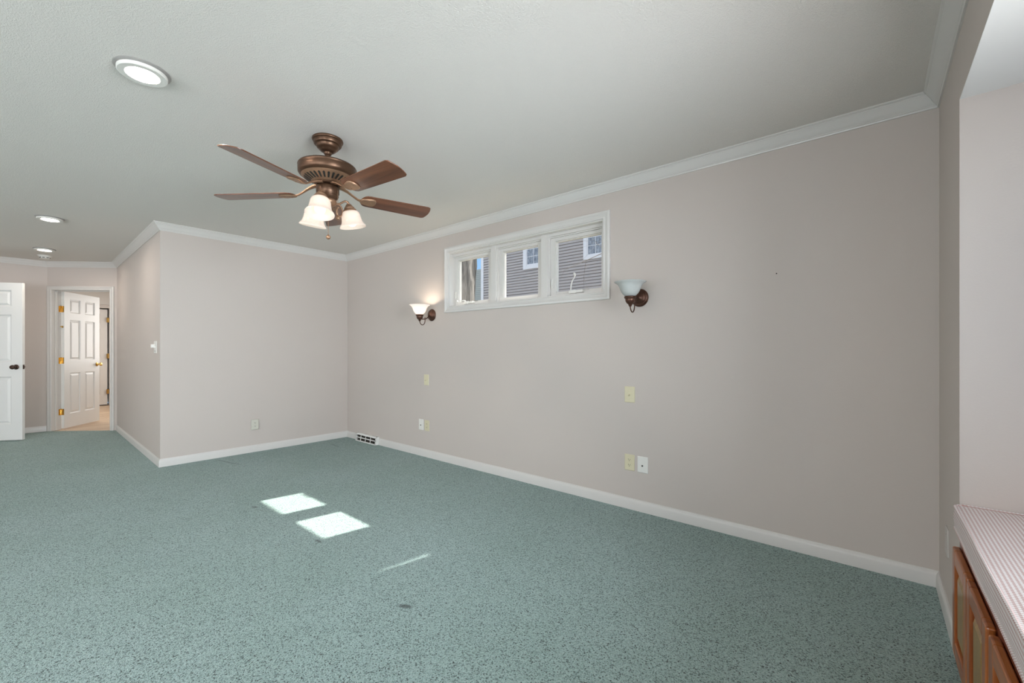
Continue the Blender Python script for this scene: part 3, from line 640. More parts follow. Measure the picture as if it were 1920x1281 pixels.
# ------------------------------------------------------------------ ceiling fan
FC = (-2.513, 1.249, CH)
fan = thing('ceiling_fan', 'bronze five-blade ceiling fan with three lit glass shades hanging from the ceiling', 'ceiling fan', FC)
def zz(z): return z - CH
mb = MB(); mb.lathe([(.001, 0), (.086, 0), (.088, -.008), (.085, -.014), (.079, -.016), (.078, -.021), (.078, -.032), (.073, -.037), (.066, -.038), (.065, -.043), (.062, -.052), (.054, -.060), (.046, -.065), (.044, -.070), (.034, -.076), (.028, -.078), (.001, -.078)], 48)
mb.build('canopy', M['fan_metal'], fan, smooth=True, angle=50)
mb = MB(); mb.lathe([(.0135, -.070), (.0135, -.150), (.022, -.152), (.024, -.160), (.024, -.172)], 24); mb.sphere((0, 0, -.078), .024, 20, 10)
mb.build('downrod', M['fan_metal'], fan, smooth=True, angle=50)
mb = MB(); mb.lathe([(.022, -.158), (.060, -.155), (.120, -.156), (.150, -.160), (.162, -.166), (.166, -.174), (.164, -.180), (.165, -.186), (.164, -.212), (.158, -.222), (.150, -.228), (.138, -.232), (.001, -.232)], 64)
mot = mb.build('motor_housing', M['fan_metal'], fan, smooth=True, angle=40)
# vented lower cone
mb = MB(); mb.lathe([(.148, -.228), (.140, -.236), (.085, -.262), (.078, -.268), (.001, -.268)], 64)
vn = mb.build('vent_cone', M['fan_gold'], mot, smooth=True, angle=40)
mb = MB()
for k in range(30):
    a = 2 * PI * k / 30
    X = Matrix.Rotation(a, 4, 'Z') @ Matrix.Translation((.112, 0, -.2502)) @ Matrix.Rotation(math.radians(-25.3), 4, 'Y')
    mb.prism([(-.022, -.0045), (.018, -.0065), (.024, 0), (.018, .0065), (-.022, .0045)], -.0010, .0, X)
mb.build('vent_slot', M['dark'], mot)
# rotor hub + switch housing + light fitter
mb = MB(); mb.lathe([(.001, -.262), (.072, -.262), (.072, -.276), (.060, -.280), (.030, -.283), (.030, -.292), (.001, -.292)], 40); mb.build('hub', M['fan_metal'], fan, smooth=True, angle=40)
mb = MB(); mb.lathe([(.001, -.284), (.058, -.284), (.063, -.287), (.065, -.292), (.065, -.325), (.062, -.330), (.060, -.336), (.062, -.340), (.058, -.350), (.050, -.360), (.046, -.366), (.001, -.366)], 48)
sw = mb.build('switch_housing', M['fan_metal'], fan, smooth=True, angle=40)
mb = MB(); mb.lathe([(.001, -.362), (.046, -.362), (.050, -.368), (.052, -.378), (.046, -.390), (.034, -.398), (.020, -.402), (.012, -.410), (.008, -.416), (.001, -.418)], 40); mb.build('light_fitter', M['fan_gold'], fan, smooth=True, angle=50)
# blades
def blade_outline():
    pts = []
    r0, r1, w0, w1 = .195, .648, .060, .0705
    for k in range(11):       # rounded root
        a = PI / 2 + PI * k / 10; pts.append((r0 + .045 + .045 * math.cos(a), w0 * math.sin(a) * (1.0)))
    n = 12
    tip = [(r1 - .018, -w1), (r1 - .010, -w1 + .004)]
    for k in range(n + 1):
        y = -w1 + .008 + (2 * w1 - .016) * k / n; tip.append((r1 + .016 * (1 - (y / w1) ** 2) - .006, y))
    tip += [(r1 - .010, w1 - .004), (r1 - .018, w1)]
    return pts + tip
BO = blade_outline()
ZB = zz(2.110)
for k in range(5):
    ph = math.radians(4.2 + 72 * k); droop = math.radians((.3, -.6, .5, 1.8, .5)[k]); pit = math.radians((-14, -14, -14, -7.5, -13)[k])
    bl = MB(); R = Matrix.Rotation(pit, 4, 'X')
    bl.prism(BO, 0, .0055, R)
    b = bl.build('blade', M['blade'], fan, bevel=.0012, loc=(0, 0, ZB), rotz=ph); b.rotation_euler.y = droop
    ir = MB()
    # arm from the hub
    rings = []
    for (r, z, w, h) in ((.055, .055, .020, .008), (.085, .050, .017, .008), (.115, .038, .012, .007), (.145, .020, .009, .006), (.175, .003, .009, .005), (.205, -.004, .014, .004)):
        tw = pit * min(1, max(0, (r - .06) / .13)); c, s_ = math.cos(tw), math.sin(tw)
        rings.append([Vector((r, y * c - q * s_, z + y * s_ + q * c)) for y, q in ((-w, -h / 2), (-w * .5, -h), (w * .5, -h), (w, -h / 2), (w, h / 2), (-w, h / 2))])
    ir.skin(rings)
    sh = [(.188, -.012), (.200, -.026), (.225, -.034), (.262, -.042), (.280, -.036), (.288, -.018), (.291, 0), (.288, .018), (.280, .036), (.262, .042), (.225, .034), (.200, .026), (.188, .012)]
    sh2 = [(.19 + (x - .19) * .93 + .004, y * .86) for x, y in sh]
    ir.prism(sh2, -.0075, -.001, R, sh)
    for (sx, sy) in ((.225, -.016), (.225, .016), (.262, 0)):
        ir.sphere(R @ Vector((sx, sy, -.008)), .005, 10, 6, (1, 1, .5))
    ba = ir.build('blade_arm', M['fan_gold'], fan, smooth=True, angle=40, loc=(0, 0, ZB), rotz=ph); ba.rotation_euler.y = droop
# light kit
def shade_mb():
    mb = MB(); P = [(.036, 0), (.044, -.003), (.052, -.012), (.056, -.026), (.058, -.044), (.061, -.060), (.065, -.073), (.071, -.083), (.077, -.090), (.0795, -.095), (.079, -.099),
                    (.076, -.096), (.069, -.088), (.063, -.077), (.058, -.062), (.055, -.044), (.053, -.026), (.049, -.013), (.042, -.006), (.034, -.003)]
    return mb.lathe(P + [P[0]], 48)
la = 40.22
def cam2world_angle(lat, dep):      # direction from (lateral, depth) as seen from the camera
    f = Vector((-.6457, .7636)); r = Vector((.7636, .6457)); v = f * dep + r * lat; return math.atan2(v.y, v.x)
for (lat, dep) in ((.02, -.15), (-.126, .082), (.11, .105)):
    ph = cam2world_angle(lat, dep); RR = .128
    ar = MB()
    P = [(.030, 0, zz(2.062)), (.052, 0, zz(2.062)), (.072, 0, zz(2.070)), (.090, 0, zz(2.084)), (.106, 0, zz(2.094)), (.120, 0, zz(2.092)), (RR, 0, zz(2.080)), (RR, 0, zz(2.066))]
    ar.tube(P, [.008, .007, .006, .006, .006, .007, .008, .008], 12)
    # decorative scroll under the arm
    S = [(.060, 0, zz(2.066))]
    for q in range(15):
        t = q / 14; a = math.radians(60 - 330 * t); rr = .030 - .012 * t
        S.append((.068 + rr * .75 * math.cos(a), 0, zz(2.022) + rr * 1.25 * math.sin(a)))
    ar.tube(S, [.0045] * len(S), 8)
    arm = ar.build('light_arm', M['fan_gold'], fan, smooth=True, angle=60, rotz=ph)
    tilt = math.radians(12)
    B0 = Matrix.Translation((RR, 0, zz(2.074))) @ Matrix.Rotation(-tilt, 4, 'Y')
    cp = MB(); cp.lathe([(.001, .008), (.013, .006), (.020, -.002), (.024, -.010), (.030, -.014), (.031, -.022), (.038, -.027), (.041, -.034), (.041, -.040), (.001, -.040)], 36, B0)
    cp.build('socket_cup', M['fan_gold'], arm, smooth=True, angle=45)
    sd = shade_mb(); sd.v = [tuple(B0 @ Matrix.Translation((0, 0, -.036)) @ Vector(p)) for p in sd.v]
    so = sd.build('lamp_shade', M['shade'], arm, smooth=True, angle=60); so['label'] = 'lit frosted bell glass shade'
    bb = MB(); bb.lathe([(.001, -.040), (.013, -.040), (.014, -.058), (.020, -.072), (.027, -.086), (.0295, -.099), (.028, -.112), (.022, -.122), (.012, -.128), (.001, -.129)], 24, B0)
    bo = bb.build('bulb', M['bulb'], arm, smooth=True, angle=60)
# pull chains
def chain(px_dx, lat, dep, z0, z1, r):
    f = Vector((-.6457, .7636)); rv = Vector((.7636, .6457)); v = f * dep + rv * lat
    mb = MB()
    n = int((z0 - z1) / .006)
    mb.tube([(v.x, v.y, zz(z0)), (v.x, v.y, zz(z1))], .0011, 6)
    for q in range(n): mb.sphere((v.x, v.y, zz(z0 - .006 * q)), .0018, 6, 4)
    c = mb.build('pull_chain', M['fan_gold'], fan, smooth=True)
    mb = MB(); mb.lathe([(.001, .014), (.004, .012), (.005, .008), (.011, .004), (.0135, -.004), (.011, -.012), (.005, -.016), (.001, -.017)], 18, Matrix.Translation((v.x, v.y, zz(z1 - .010))))
    mb.build('pull', M['fan_gold'], c, smooth=True, angle=50)
chain(0, .0685, -.02, 2.125, 1.975, 0)
chain(0, .008, -.012, 2.030, 1.862, 0)

# ------------------------------------------------------------------ recessed lights and smoke detector
def downlight(loc, label):
    t = thing('recessed_light', label, 'ceiling light', loc, 0, 'recessed lights in the ceiling')
    mb = MB(); mb.lathe([(.060, 0), (.102, 0), (.102, -.003), (.097, -.007), (.089, -.009), (.060, -.009)], 56); mb.build('flange', M['flange'], t, smooth=True, angle=35)
    mb = MB(); mb.lathe([(.058, -.006), (.0905, -.009), (.0905, -.019), (.087, -.0225), (.062, -.022), (.058, -.017), (.056, -.016), (.001, -.016)], 56); mb.build('trim_ring', M['plastic_white'], t, smooth=True, angle=35)
    mb = MB(); mb.lathe([(.001, -.0175), (.0545, -.0175), (.0545, -.0162), (.001, -.0162)], 48); mb.build('lens', M['lens'], t, smooth=True, angle=35)
    return t
r0 = downlight((-2.535, .397, CH), 'lit round recessed ceiling light nearest the fan')
dup(r0, (-6.04, .264, CH), 0, 'lit round recessed ceiling light farther back, before the one by the smoke detector', 'recessed lights in the ceiling')
dup(r0, (-7.94, .300, CH), 0, 'lit round recessed ceiling light just in front of the smoke detector', 'recessed lights in the ceiling')
t = thing('smoke_detector', 'small round white smoke detector on the ceiling near the doorway', 'smoke detector', (-8.50, .325, CH))
mb = MB(); mb.lathe([(.001, 0), (.070, 0), (.070, -.008), (.064, -.012), (.001, -.012)], 40); mb.build('base_plate', M['plastic_white'], t, smooth=True, angle=35)
mb = MB(); mb.lathe([(.001, -.010), (.058, -.012), (.058, -.020), (.050, -.024), (.048, -.036), (.036, -.044), (.001, -.046)], 40); hs = mb.build('cover', M['plastic_white'], t, smooth=True, angle=35)
mb = MB()
for k in range(8):
    a = 2 * PI * (k + .5) / 8 - .7
    X = Matrix.Rotation(a, 4, 'Z') @ Matrix.Translation((.0487, 0, -.031)); mb.box(-.001, .0012, -.011, .011, -.004, .004, X)
mb.build('vent_slot', M['dark'], hs)

# ------------------------------------------------------------------ wall sconces
def sconce(x, label, lit):
    t = thing('wall_sconce', label, 'wall lamp', (x, YW, 1.548), 0, 'glass bowl sconces beside the window')
    X = Matrix.Rotation(PI / 2, 4, 'X')          # lathe axis to -y (into the room)
    mb = MB(); mb.lathe([(.001, 0), (.064, 0), (.065, .004), (.060, .009), (.058, .014), (.052, .018), (.047, .018), (.043, .024), (.034, .029), (.024, .031), (.020, .036), (.014, .044), (.001, .046)], 44, X)
    mb.build('backplate', M['sconce_metal'], t, smooth=True, angle=45)
    mb = MB(); P = [(0, -.035, -.006), (0, -.045, -.020)]
    P = [(0, -.040, -.002), (0, -.055, -.026), (0, -.080, -.044), (0, -.110, -.050), (0, -.140, -.052), (0, -.165, -.054)]
    mb.tube(P, .0055, 10)
    L_ = []
    for k in range(17):
        a = math.radians(10 - 200 * k / 16); L_.append((.000, -.130 + .036 * math.cos(a), -.062 + .050 * math.sin(a)))
    mb.tube([(0, -.094, -.030)] + L_ + [(0, -.166, -.050)], .0042, 10)
    mb.build('arm', M['sconce_metal'], t, smooth=True, angle=50)
    cx = Matrix.Translation((0, -.165, 0))
    mb = MB(); mb.lathe([(.001, -.077), (.008, -.076), (.010, -.068), (.014, -.064), (.013, -.060), (.022, -.054), (.030, -.043), (.034, -.031), (.0335, -.022), (.0365, -.020), (.041, -.015), (.0415, -.009), (.039, -.004), (.001, -.003)], 36, cx)
    mb.build('bowl_holder', M['sconce_metal'], t, smooth=True, angle=45)
    mb = MB(); Pp = [(.030, -.004), (.040, .002), (.052, .013), (.062, .028), (.069, .046), (.075, .062), (.083, .076), (.095, .087), (.108, .094), (.1085, .097), (.105, .0985),
                     (.092, .091), (.079, .079), (.071, .064), (.065, .048), (.058, .031), (.048, .017), (.036, .007), (.028, .001)]
    mb.lathe(Pp + [Pp[0]], 56, cx)
    bw = mb.build('glass_bowl', M['shade_sconce'] if lit else M['bowl'], t, smooth=True, angle=60)
    mb = MB(); mb.lathe([(.001, -.004), (.012, -.004), (.013, .014), (.020, .028), (.027, .044), (.028, .056), (.022, .068), (.010, .075), (.001, .076)], 24, cx)
    mb.build('bulb', M['bulb_sconce'] if lit else M['bulb_off'], t, smooth=True, angle=60)
    return t
sconce(-3.640, 'lit wall sconce with a glowing glass bowl, left of the window', True)
sconce(-1.290, 'unlit wall sconce with a white glass bowl, right of the window', False)

# ------------------------------------------------------------------ wall plates
def plate_mb(w, h, t=.006):
    mb = MB(); b = .004
    p0 = [(-w / 2, -h / 2), (w / 2, -h / 2), (w / 2, h / 2), (-w / 2, h / 2)]; p1 = [(-w / 2 + b, -h / 2 + b), (w / 2 - b, -h / 2 + b), (w / 2 - b, h / 2 - b), (-w / 2 + b, h / 2 - b)]
    X = Matrix(((1, 0, 0, 0), (0, 0, -1, 0), (0, 1, 0, 0), (0, 0, 0, 1)))      # (x, y, z) -> (x, -z, y)
    mb.prism(p0, 0, t * .5, X); mb.prism(p0, t * .5, t, X, p1); return mb
PX = Matrix(((1, 0, 0, 0), (0, 0, -1, 0), (0, 1, 0, 0), (0, 0, 0, 1)))
def outlet(loc, rotz, label, mat, w=.078, h=.118):
    t = thing('wall_outlet', label, 'outlet', loc, rotz, 'wall plates')
    plate_mb(w, h).build('plate', mat, t, bevel=.0008)
    for s in (1, -1):
        mb = MB(); zc = s * .0195
        mb.prism([(.0165 * math.cos(a), zc + max(-.0125, min(.0125, .0165 * math.sin(a)))) for a in [2 * PI * k / 24 for k in range(24)]], .006, .0078, PX)
        rc = mb.build('receptacle', mat, t)
        sm = MB(); sm.box(-.0075, -.0052, -.0085, -.0075, zc - .001, zc + .008); sm.box(.0052, .0075, -.0085, -.0075, zc, zc + .007); sm.prism([(.0026 * math.cos(a), zc - .0068 + .0026 * math.sin(a)) for a in [2 * PI * k / 10 for k in range(10)]], .0075, .0085, PX)
        sm.build('slot', M['dark'], rc)
    mb = MB(); mb.sphere((0, -.006, 0), .003, 10, 6, (1, .5, 1)); mb.build('screw', mat, t, smooth=True)
    return t
def switch(loc, rotz, label, mat, w=.080, h=.118):
    t = thing('light_switch', label, 'switch', loc, rotz, 'wall plates')
    plate_mb(w, h).build('plate', mat, t, bevel=.0008)
    mb = MB(); mb.box(-.0055, .0055, -.0068, -.0055, -.0125, .0125); X = Matrix.Translation((0, -.006, .001)) @ Matrix.Rotation(math.radians(28), 4, 'X'); mb.box(-.0045, .0045, -.017, 0, -.006, .006, X)
    mb.build('toggle', mat, t, bevel=.001)
    for s in (1, -1):
        mb = MB(); mb.sphere((0, -.006, s * .030), .003, 10, 6, (1, .5, 1)); mb.build('screw', mat, t, smooth=True)
    return t
def jack(loc, rotz, label, mat, w=.080, h=.118):
    t = thing('cable_jack', label, 'wall plate', loc, rotz, 'wall plates')
    plate_mb(w, h).build('plate', mat, t, bevel=.0008)
    mb = MB(); mb.lathe([(.0065, -.0), (.0095, 0), (.0095, .003), (.0065, .003), (.0065, 0)], 6, Matrix.Translation((0, -.006, -.006)) @ Matrix.Rotation(PI / 2, 4, 'X')); jk = mb.build('collar', mat, t)
    mb = MB(); mb.lathe([(.001, 0), (.0058, 0), (.0058, .006), (.001, .0065)], 16, Matrix.Translation((0, -.006, -.006)) @ Matrix.Rotation(PI / 2, 4, 'X')); mb.build('connector', M['dark'], t, smooth=True, angle=35)
    for s in (1, -1):
        mb = MB(); mb.sphere((0, -.006, s * .042), .003, 10, 6, (1, .5, 1)); mb.build('screw', mat, t, smooth=True)
    return t
switch((-3.733, YW, .843), 0, 'ivory light switch below the lit left sconce', M['plastic_ivory'])
jack((-3.824, YW, .345), 0, 'pale cable plate with a dark centre, left of the outlet below the lit sconce', M['plastic_white'])
outlet((-3.724, YW, .343), 0, 'ivory outlet low on the wall below the lit sconce', M['plastic_ivory'])
switch((-1.369, YW, .842), 0, 'ivory light switch below the unlit right sconce', M['plastic_ivory'])
outlet((-1.370, YW, .342), 0, 'ivory duplex outlet below the unlit sconce, left of the white cable plate', M['plastic_ivory'])
jack((-1.269, YW, .340), 0, 'white cable plate with a dark hole, right of the outlet below the unlit sconce', M['plastic_white'])
outlet((-5.420, 1.836, .315), PI / 2, 'pale outlet low on the far end wall', pmat('pale_plate', (.60, .575, .50), .4))
t = thing('wall_plate', 'pale plate on the narrow right wall beside the window seat', 'wall plate', (.250, 2.650, .335), -PI / 2, 'wall plates')
_pp = pmat('painted_plate', (.55, .51, .48), .45); plate_mb(.078, .118).build('plate', _pp, t, bevel=.0008)
for s in (1, -1):
    mb = MB(); mb.sphere((0, -.006, s * .030), .003, 10, 6, (1, .5, 1)); mb.build('screw', _pp, t, smooth=True)
ha = math.atan2((OC - CA).y, (OC - CA).x)
t = thing('fan_control', 'white two-gang switch plate with a slide knob on the shaded wall', 'switch', (-5.655, OC.y + (-5.435 + 5.655) * .01484, 1.200), ha)
plate_mb(.125, .125).build('plate', M['plastic_white'], t, bevel=.0008)
mb = MB(); mb.box(-.050, -.012, -.034, -.005, -.006, .030); mb.build('slide_knob', M['plastic_white'], t, bevel=.003)
mb = MB(); mb.box(.024, .034, -.0075, -.0055, -.030, .030); X = Matrix.Translation((.029, -.006, .004)) @ Matrix.Rotation(math.radians(28), 4, 'X'); mb.box(-.0045, .0045, -.018, 0, -.006, .006, X); mb.build('toggle', M['plastic_white'], t)
mb = MB(); mb.box(-.045, .045, -.0066, -.0055, -.043, -.040); mb.build('slot', M['dark'], t)
# nail left in the long wall
mb = MB(); mb.lathe([(.0005, -.012), (.0012, -.012), (.0012, .006), (.0035, .0065), (.0035, .0080), (.0005, .0085)], 10, Matrix.Rotation(PI / 2, 4, 'X'))
tag(mb.build('nail', M['dark'], loc=(-.438, YW - .0, 1.626)), 'small dark nail left in the long wall right of the unlit sconce', 'nail')
mb = MB(); mb.lathe([(.0005, -.012), (.0012, -.012), (.0012, .006), (.0035, .0065), (.0035, .0080), (.0005, .0085)], 10, Matrix.Rotation(PI / 2, 4, 'X'))

# ------------------------------------------------------------------ floor vent register at the far corner
vt = thing('floor_vent', 'white metal baseboard vent with eight dark openings by the far corner', 'vent', ((VX0 + VX1) / 2, YW, 0))
wv = (VX1 - VX0) / 2; Dp, Hh = .056, .098
mb = MB()
mb.skin([[Vector((x, 0, 0)), Vector((x, -Dp, 0)), Vector((x, -Dp, .010)), Vector((x, -Dp + .012, Hh - .016)), Vector((x, -Dp + .024, Hh)), Vector((x, 0, Hh))] for x in (wv - .016, wv)])
mb.skin([[Vector((x, 0, 0)), Vector((x, -Dp, 0)), Vector((x, -Dp, .010)), Vector((x, -Dp + .012, Hh - .016)), Vector((x, -Dp + .024, Hh)), Vector((x, 0, Hh))] for x in (-wv, -wv + .010)])
def vbar(x0, x1, za, zb2):
    def y(z): return -Dp + .012 * max(0, (z - .010)) / (Hh - .026)
    mb.add([(x0, y(za), za), (x1, y(za), za), (x1, y(zb2), zb2), (x0, y(zb2), zb2), (x0, y(za) + .006, za), (x1, y(za) + .006, za), (x1, y(zb2) + .006, zb2), (x0, y(zb2) + .006, zb2)],
           [(0, 1, 2, 3), (4, 7, 6, 5), (0, 4, 5, 1), (3, 2, 6, 7), (0, 3, 7, 4), (1, 5, 6, 2)])
vbar(-wv, wv, 0, .013); vbar(-wv, wv, .043, .054); vbar(-wv, wv, Hh - .018, Hh - .014)
for k in range(5):
    x = -wv + .004 + (2 * wv - .016) * k / 4; vbar(x - .004, x + .004, .010, Hh - .016)
mb.add([(-wv, -Dp + .012, Hh - .016), (wv, -Dp + .012, Hh - .016), (wv, -Dp + .024, Hh), (-wv, -Dp + .024, Hh)], [(0, 1, 2, 3)]); mb.add([(-wv, -Dp + .024, Hh), (wv, -Dp + .024, Hh), (wv, 0, Hh), (-wv, 0, Hh)], [(0, 1, 2, 3)])
mb.build('grille', M['vent'], vt)
mb = MB(); mb.box(-wv + .006, wv - .010, -.014, -.002, .004, Hh - .006)
for k in range(9): mb.box(-wv + .006, wv - .010, -.040, -.014, .008 + .009 * k, .0092 + .009 * k)
mb.build('damper', pmat('dark_vent_inside', (.10, .085, .07), .6), vt)

# ------------------------------------------------------------------ window seat: cabinets, board, cushion
CXF = .229                     # front of the cabinet doors
def cabinet(yc, w, label):
    """front faces -x; local x runs along +y... the thing's origin is at the carpet, on the wall plane"""
    t = thing('window_seat_cabinet', label, 'cabinet', (.2505, yc, 0), 0, 'cabinets under the window seat')
    h0, h1 = .0, .488
    mb = MB(); mb.box(.020, .55, -w / 2 + .001, w / 2 - .001, .03, h1 - .002)
    mb.build('carcass', M['cherry_dark'], t)
    mb = MB(); mb.box(0, .020, -w / 2, -w / 2 + .040, .0, h1); mb.box(0, .020, w / 2 - .040, w / 2, .0, h1); mb.box(0, .020, -w / 2 + .040, w / 2 - .040, h1 - .056, h1); mb.box(0, .020, -w / 2 + .04, w / 2 - .04, .0, .04)
    mb.build('face_frame', M['cherry_dark'], t, bevel=.001)
    dw = .3055; gap = .008
    for s in (1, -1):
        y0, y1 = (gap / 2, gap / 2 + dw) if s > 0 else (-gap / 2 - dw, -gap / 2)
        z0, z1 = .040, .433; fr = .056
        dm = MB(); dm.box(-.004, -.0005, y0 + .004, y1 - .004, z0 + .004, z1 - .004); d = dm.build('door', M['cherry'], t)
        for ya, yb in ((y0, y0 + fr), (y1 - fr, y1)):
            dm = MB(); dm.box(-.0215, -.0005, ya, yb, z0, z1); dm.build('stile', M['cherry'], d, bevel=.006, bseg=3)
        for za, zb_ in ((z0, z0 + fr), (z1 - fr, z1)):
            rm = MB(); rm.box(-.0215, -.0005, y0 + fr - .004, y1 - fr + .004, za, zb_); rm.build('rail', M['cherry_h'], d, bevel=.006, bseg=3)
        a, b, c, e_ = y0 + fr, y1 - fr, z0 + fr, z1 - fr
        pm = MB(); prev = None
        for o, dep in ((-.004, -.004), (.004, -.005), (.008, -.0055), (.034, -.0165), (.036, -.0175), (.040, -.018)):
            ring = [(dep, a + o, c + o), (dep, b - o, c + o), (dep, b - o, e_ - o), (dep, a + o, e_ - o)]
            if prev: pm.add(prev + ring, [(q, (q + 1) % 4, 4 + (q + 1) % 4, 4 + q) for q in range(4)])
            prev = ring
        pm.add(prev, [(0, 1, 2, 3)])
        pm.build('panel', M['panel_wood'], d)
    return t
CW = .6525
c0 = cabinet(BAY1 - CW / 2 - .001, CW, 'cherry wood cabinet under the cushion next to the right wall corner')
dup(c0, (.2505, BAY1 - CW * 1.5 - .002, 0), 0, 'cherry wood cabinet under the cushion cut off by the right edge of the photo', 'cabinets under the window seat')
dup(c0, (.2505, BAY1 - CW * 2.5 - .003, 0), 0, 'cherry wood cabinet at the near end of the window seat, outside the photo', 'cabinets under the window seat')
mb = MB(); mb.box(.262, .858, BAY0 + .002, BAY1 - .002, .488, .500)
tag(mb.build('seat_board', M['cherry_dark'], bevel=.002), 'dark cherry board between the cabinets and the gingham cushion', 'board')
# cushion: boxed, with piping, slightly bowed front
cu = thing('seat_cushion', 'pink and white gingham window seat cushion with piped edges', 'cushion', (0, 0, .5012))
Yc0, Yc1, Xc0, Xc1, Hc = BAY0 + .006, BAY1 - .006, .236, .852, .088
mb = MB(); NXs, NYs = 26, 70
def ctop(u, v):
    x = Xc0 + (Xc1 - Xc0) * u; y = Yc0 + (Yc1 - Yc0) * v
    ed = min(u * (Xc1 - Xc0), (1 - u) * (Xc1 - Xc0), v * (Yc1 - Yc0), (1 - v) * (Yc1 - Yc0))
    puff = .014 * (1 - math.exp(-ed / .05))
    wav = .002 * math.sin(9 * y + 3 * x) * (1 - math.exp(-ed / .1))
    return Vector((x, y, Hc - .004 + puff * .6 + wav))
def sp(t): return .5 - .5 * math.cos(PI * t)
def rr(p, r=.034):
    fx = 1 if p.x > (Xc0 + Xc1) / 2 else -1; fy = 1 if p.y > (Yc0 + Yc1) / 2 else -1
    ox = Xc1 - r if fx > 0 else Xc0 + r; oy = Yc1 - r if fy > 0 else Yc0 + r
    a, b = (p.x - ox) * fx, (p.y - oy) * fy
    if a <= 0 or b <= 0: return p
    k = max(a, b) / math.hypot(a, b); return Vector((ox + fx * a * k, oy + fy * b * k, p.z))
grid = [[rr(ctop(sp(i / NXs), sp(j / NYs))) for j in range(NYs + 1)] for i in range(NXs + 1)]
vs = [p for r in grid for p in r]; fs = [(i * (NYs + 1) + j, (i + 1) * (NYs + 1) + j, (i + 1) * (NYs + 1) + j + 1, i * (NYs + 1) + j + 1) for i in range(NXs) for j in range(NYs)]
mb.add(vs, fs)
per = [(i, 0) for i in range(NXs)] + [(NXs, j) for j in range(NYs)] + [(i, NYs) for i in range(NXs, 0, -1)] + [(0, j) for j in range(NYs, 0, -1)]
def edge_out(p, z):
    cx_, cy_ = (Xc0 + Xc1) / 2, (Yc0 + Yc1) / 2
    bow = .006 * math.sin(PI * z / Hc) + .0008 * math.sin(11 * p.y + 20 * z)
    x = p.x - bow if abs(p.x - Xc0) < 1e-6 else p.x
    return Vector((x, p.y, z))
rings = []
for z in (0, .006, .02, .04, .06, .076, .084):
    rings.append([edge_out(grid[i][j], z) if z > 0 else Vector((min(max(grid[i][j].x, Xc0 + .004), Xc1), grid[i][j].y, 0)) for i, j in per])
rings.append([grid[i][j] for i, j in per])
mb.skin(rings, True, False); mb.add(rings[0], [tuple(range(len(per)))])
mb.build('cover', M['gingham'], cu, smooth=True, angle=60)
for z, nm in ((.085, 'top'), (.0062, 'low')):
    mb = MB(); mb.tube([edge_out(grid[i][j], z) + Vector((-.001 if grid[i][j].x < Xc0 + .01 else 0, 0, 0)) for i, j in per], .0048, 8, True)
    mb.build('piping', M['gingham'], cu, smooth=True)

# ------------------------------------------------------------------ outdoors
mb = MB(); mb.box(-45, 20, 3.2, 50, -.6, -.4)
struct(mb.build('ground', M['grass']), 'lawn between the two houses', 'ground')
YH = 12.3
hs = thing('neighbour_house', 'taupe-sided neighbouring house seen through the window', 'house', (-6, YH, 0))
mb = MB(); ex = .1016; x0, x1 = -5.88, 6.0
prof = []
nb = 74
for k in range(nb):
    z = -.4 + ex * k; prof += [(-.018, z), (-.004, z + ex - .022), (.024, z + ex - .020), (.022, z + ex - .002)]
ring = lambda x: [Vector((x, y, z)) for y, z in prof] + [Vector((x, .12, prof[-1][1])), Vector((x, .12, prof[0][1]))]
mb.skin([ring(x0), ring(x1)])
mb.build('siding', M['siding'], hs)
mb = MB(); mb.box(-6.02, -5.88, -.022, .12, -.4, 7.1); mb.box(-6.02, -5.9, .12, 9, -.4, 7.1); mb.build('corner_board', M['ext_trim'], hs)
mb = MB(); mb.prism([(-.7, 7.0), (9.7, 7.0), (9.7, 7.1), (4.5, 8.6), (-.7, 7.1)], -6.3, 6.3, Matrix(((0, 0, 1, 0), (1, 0, 0, 0), (0, 1, 0, 0), (0, 0, 0, 1)))); mb.build('roof', pmat('dark_shingle_roof', (.12, .11, .11), .9, noise=.3, nscale=20), hs)
def house_window(gx0, gz0, cols, rows, pw, ph, tr_):
    gx0 += 6.0; W = cols * pw; H = rows * ph
    mb = MB(); a, b = gx0, gx0 + W; yy0, yy1 = -.045, .0
    mb.box(a - tr_, a - .035, yy0, yy1, gz0 - tr_ * .95, gz0 + H + tr_); mb.box(b + .035, b + tr_, yy0, yy1, gz0 - tr_ * .95, gz0 + H + tr_)
    mb.box(a - .035, b + .035, yy0, yy1, gz0 - tr_ * .95, gz0 - .035); mb.box(a - .035, b + .035, yy0, yy1, gz0 + H + .035, gz0 + H + tr_)
    f = mb.build('window', M['ext_trim'], hs, bevel=.004)
    mb = MB(); mb.box(a - .035, a, -.03, 0, gz0 - .035, gz0 + H + .035); mb.box(b, b + .035, -.03, 0, gz0 - .035, gz0 + H + .035); mb.box(a, b, -.03, 0, gz0 - .035, gz0); mb.box(a, b, -.03, 0, gz0 + H, gz0 + H + .035)
    for k in range(1, cols): mb.box(a + pw * k - .009, a + pw * k + .009, -.028, -.017, gz0, gz0 + H)
    for k in range(1, rows): mb.box(a, b, -.028, -.017, gz0 + ph * k - .009, gz0 + ph * k + .009)
    mb.build('muntins', M['ext_trim'], f)
    mb = MB(); mb.box(a, b, -.018, -.006, gz0, gz0 + H); mb.build('pane', M['ext_glass'], f)
house_window(-9.65, 4.30, 2, 5, .292, .272, .19)
house_window(-7.118, 4.30, 4, 5, .275, .272, .175)
h2 = thing('distant_house', 'grey house glimpsed low between the trunk and the neighbouring house', 'house', (-22.5, 20, 0))
mb = MB(); prof = []
for k in range(55):
    z = -.4 + .125 * k; prof += [(-.018, z), (-.002, z + .124)]
ring = lambda x: [Vector((x, y, z)) for y, z in prof] + [Vector((x, 5, prof[-1][1])), Vector((x, 5, prof[0][1]))]
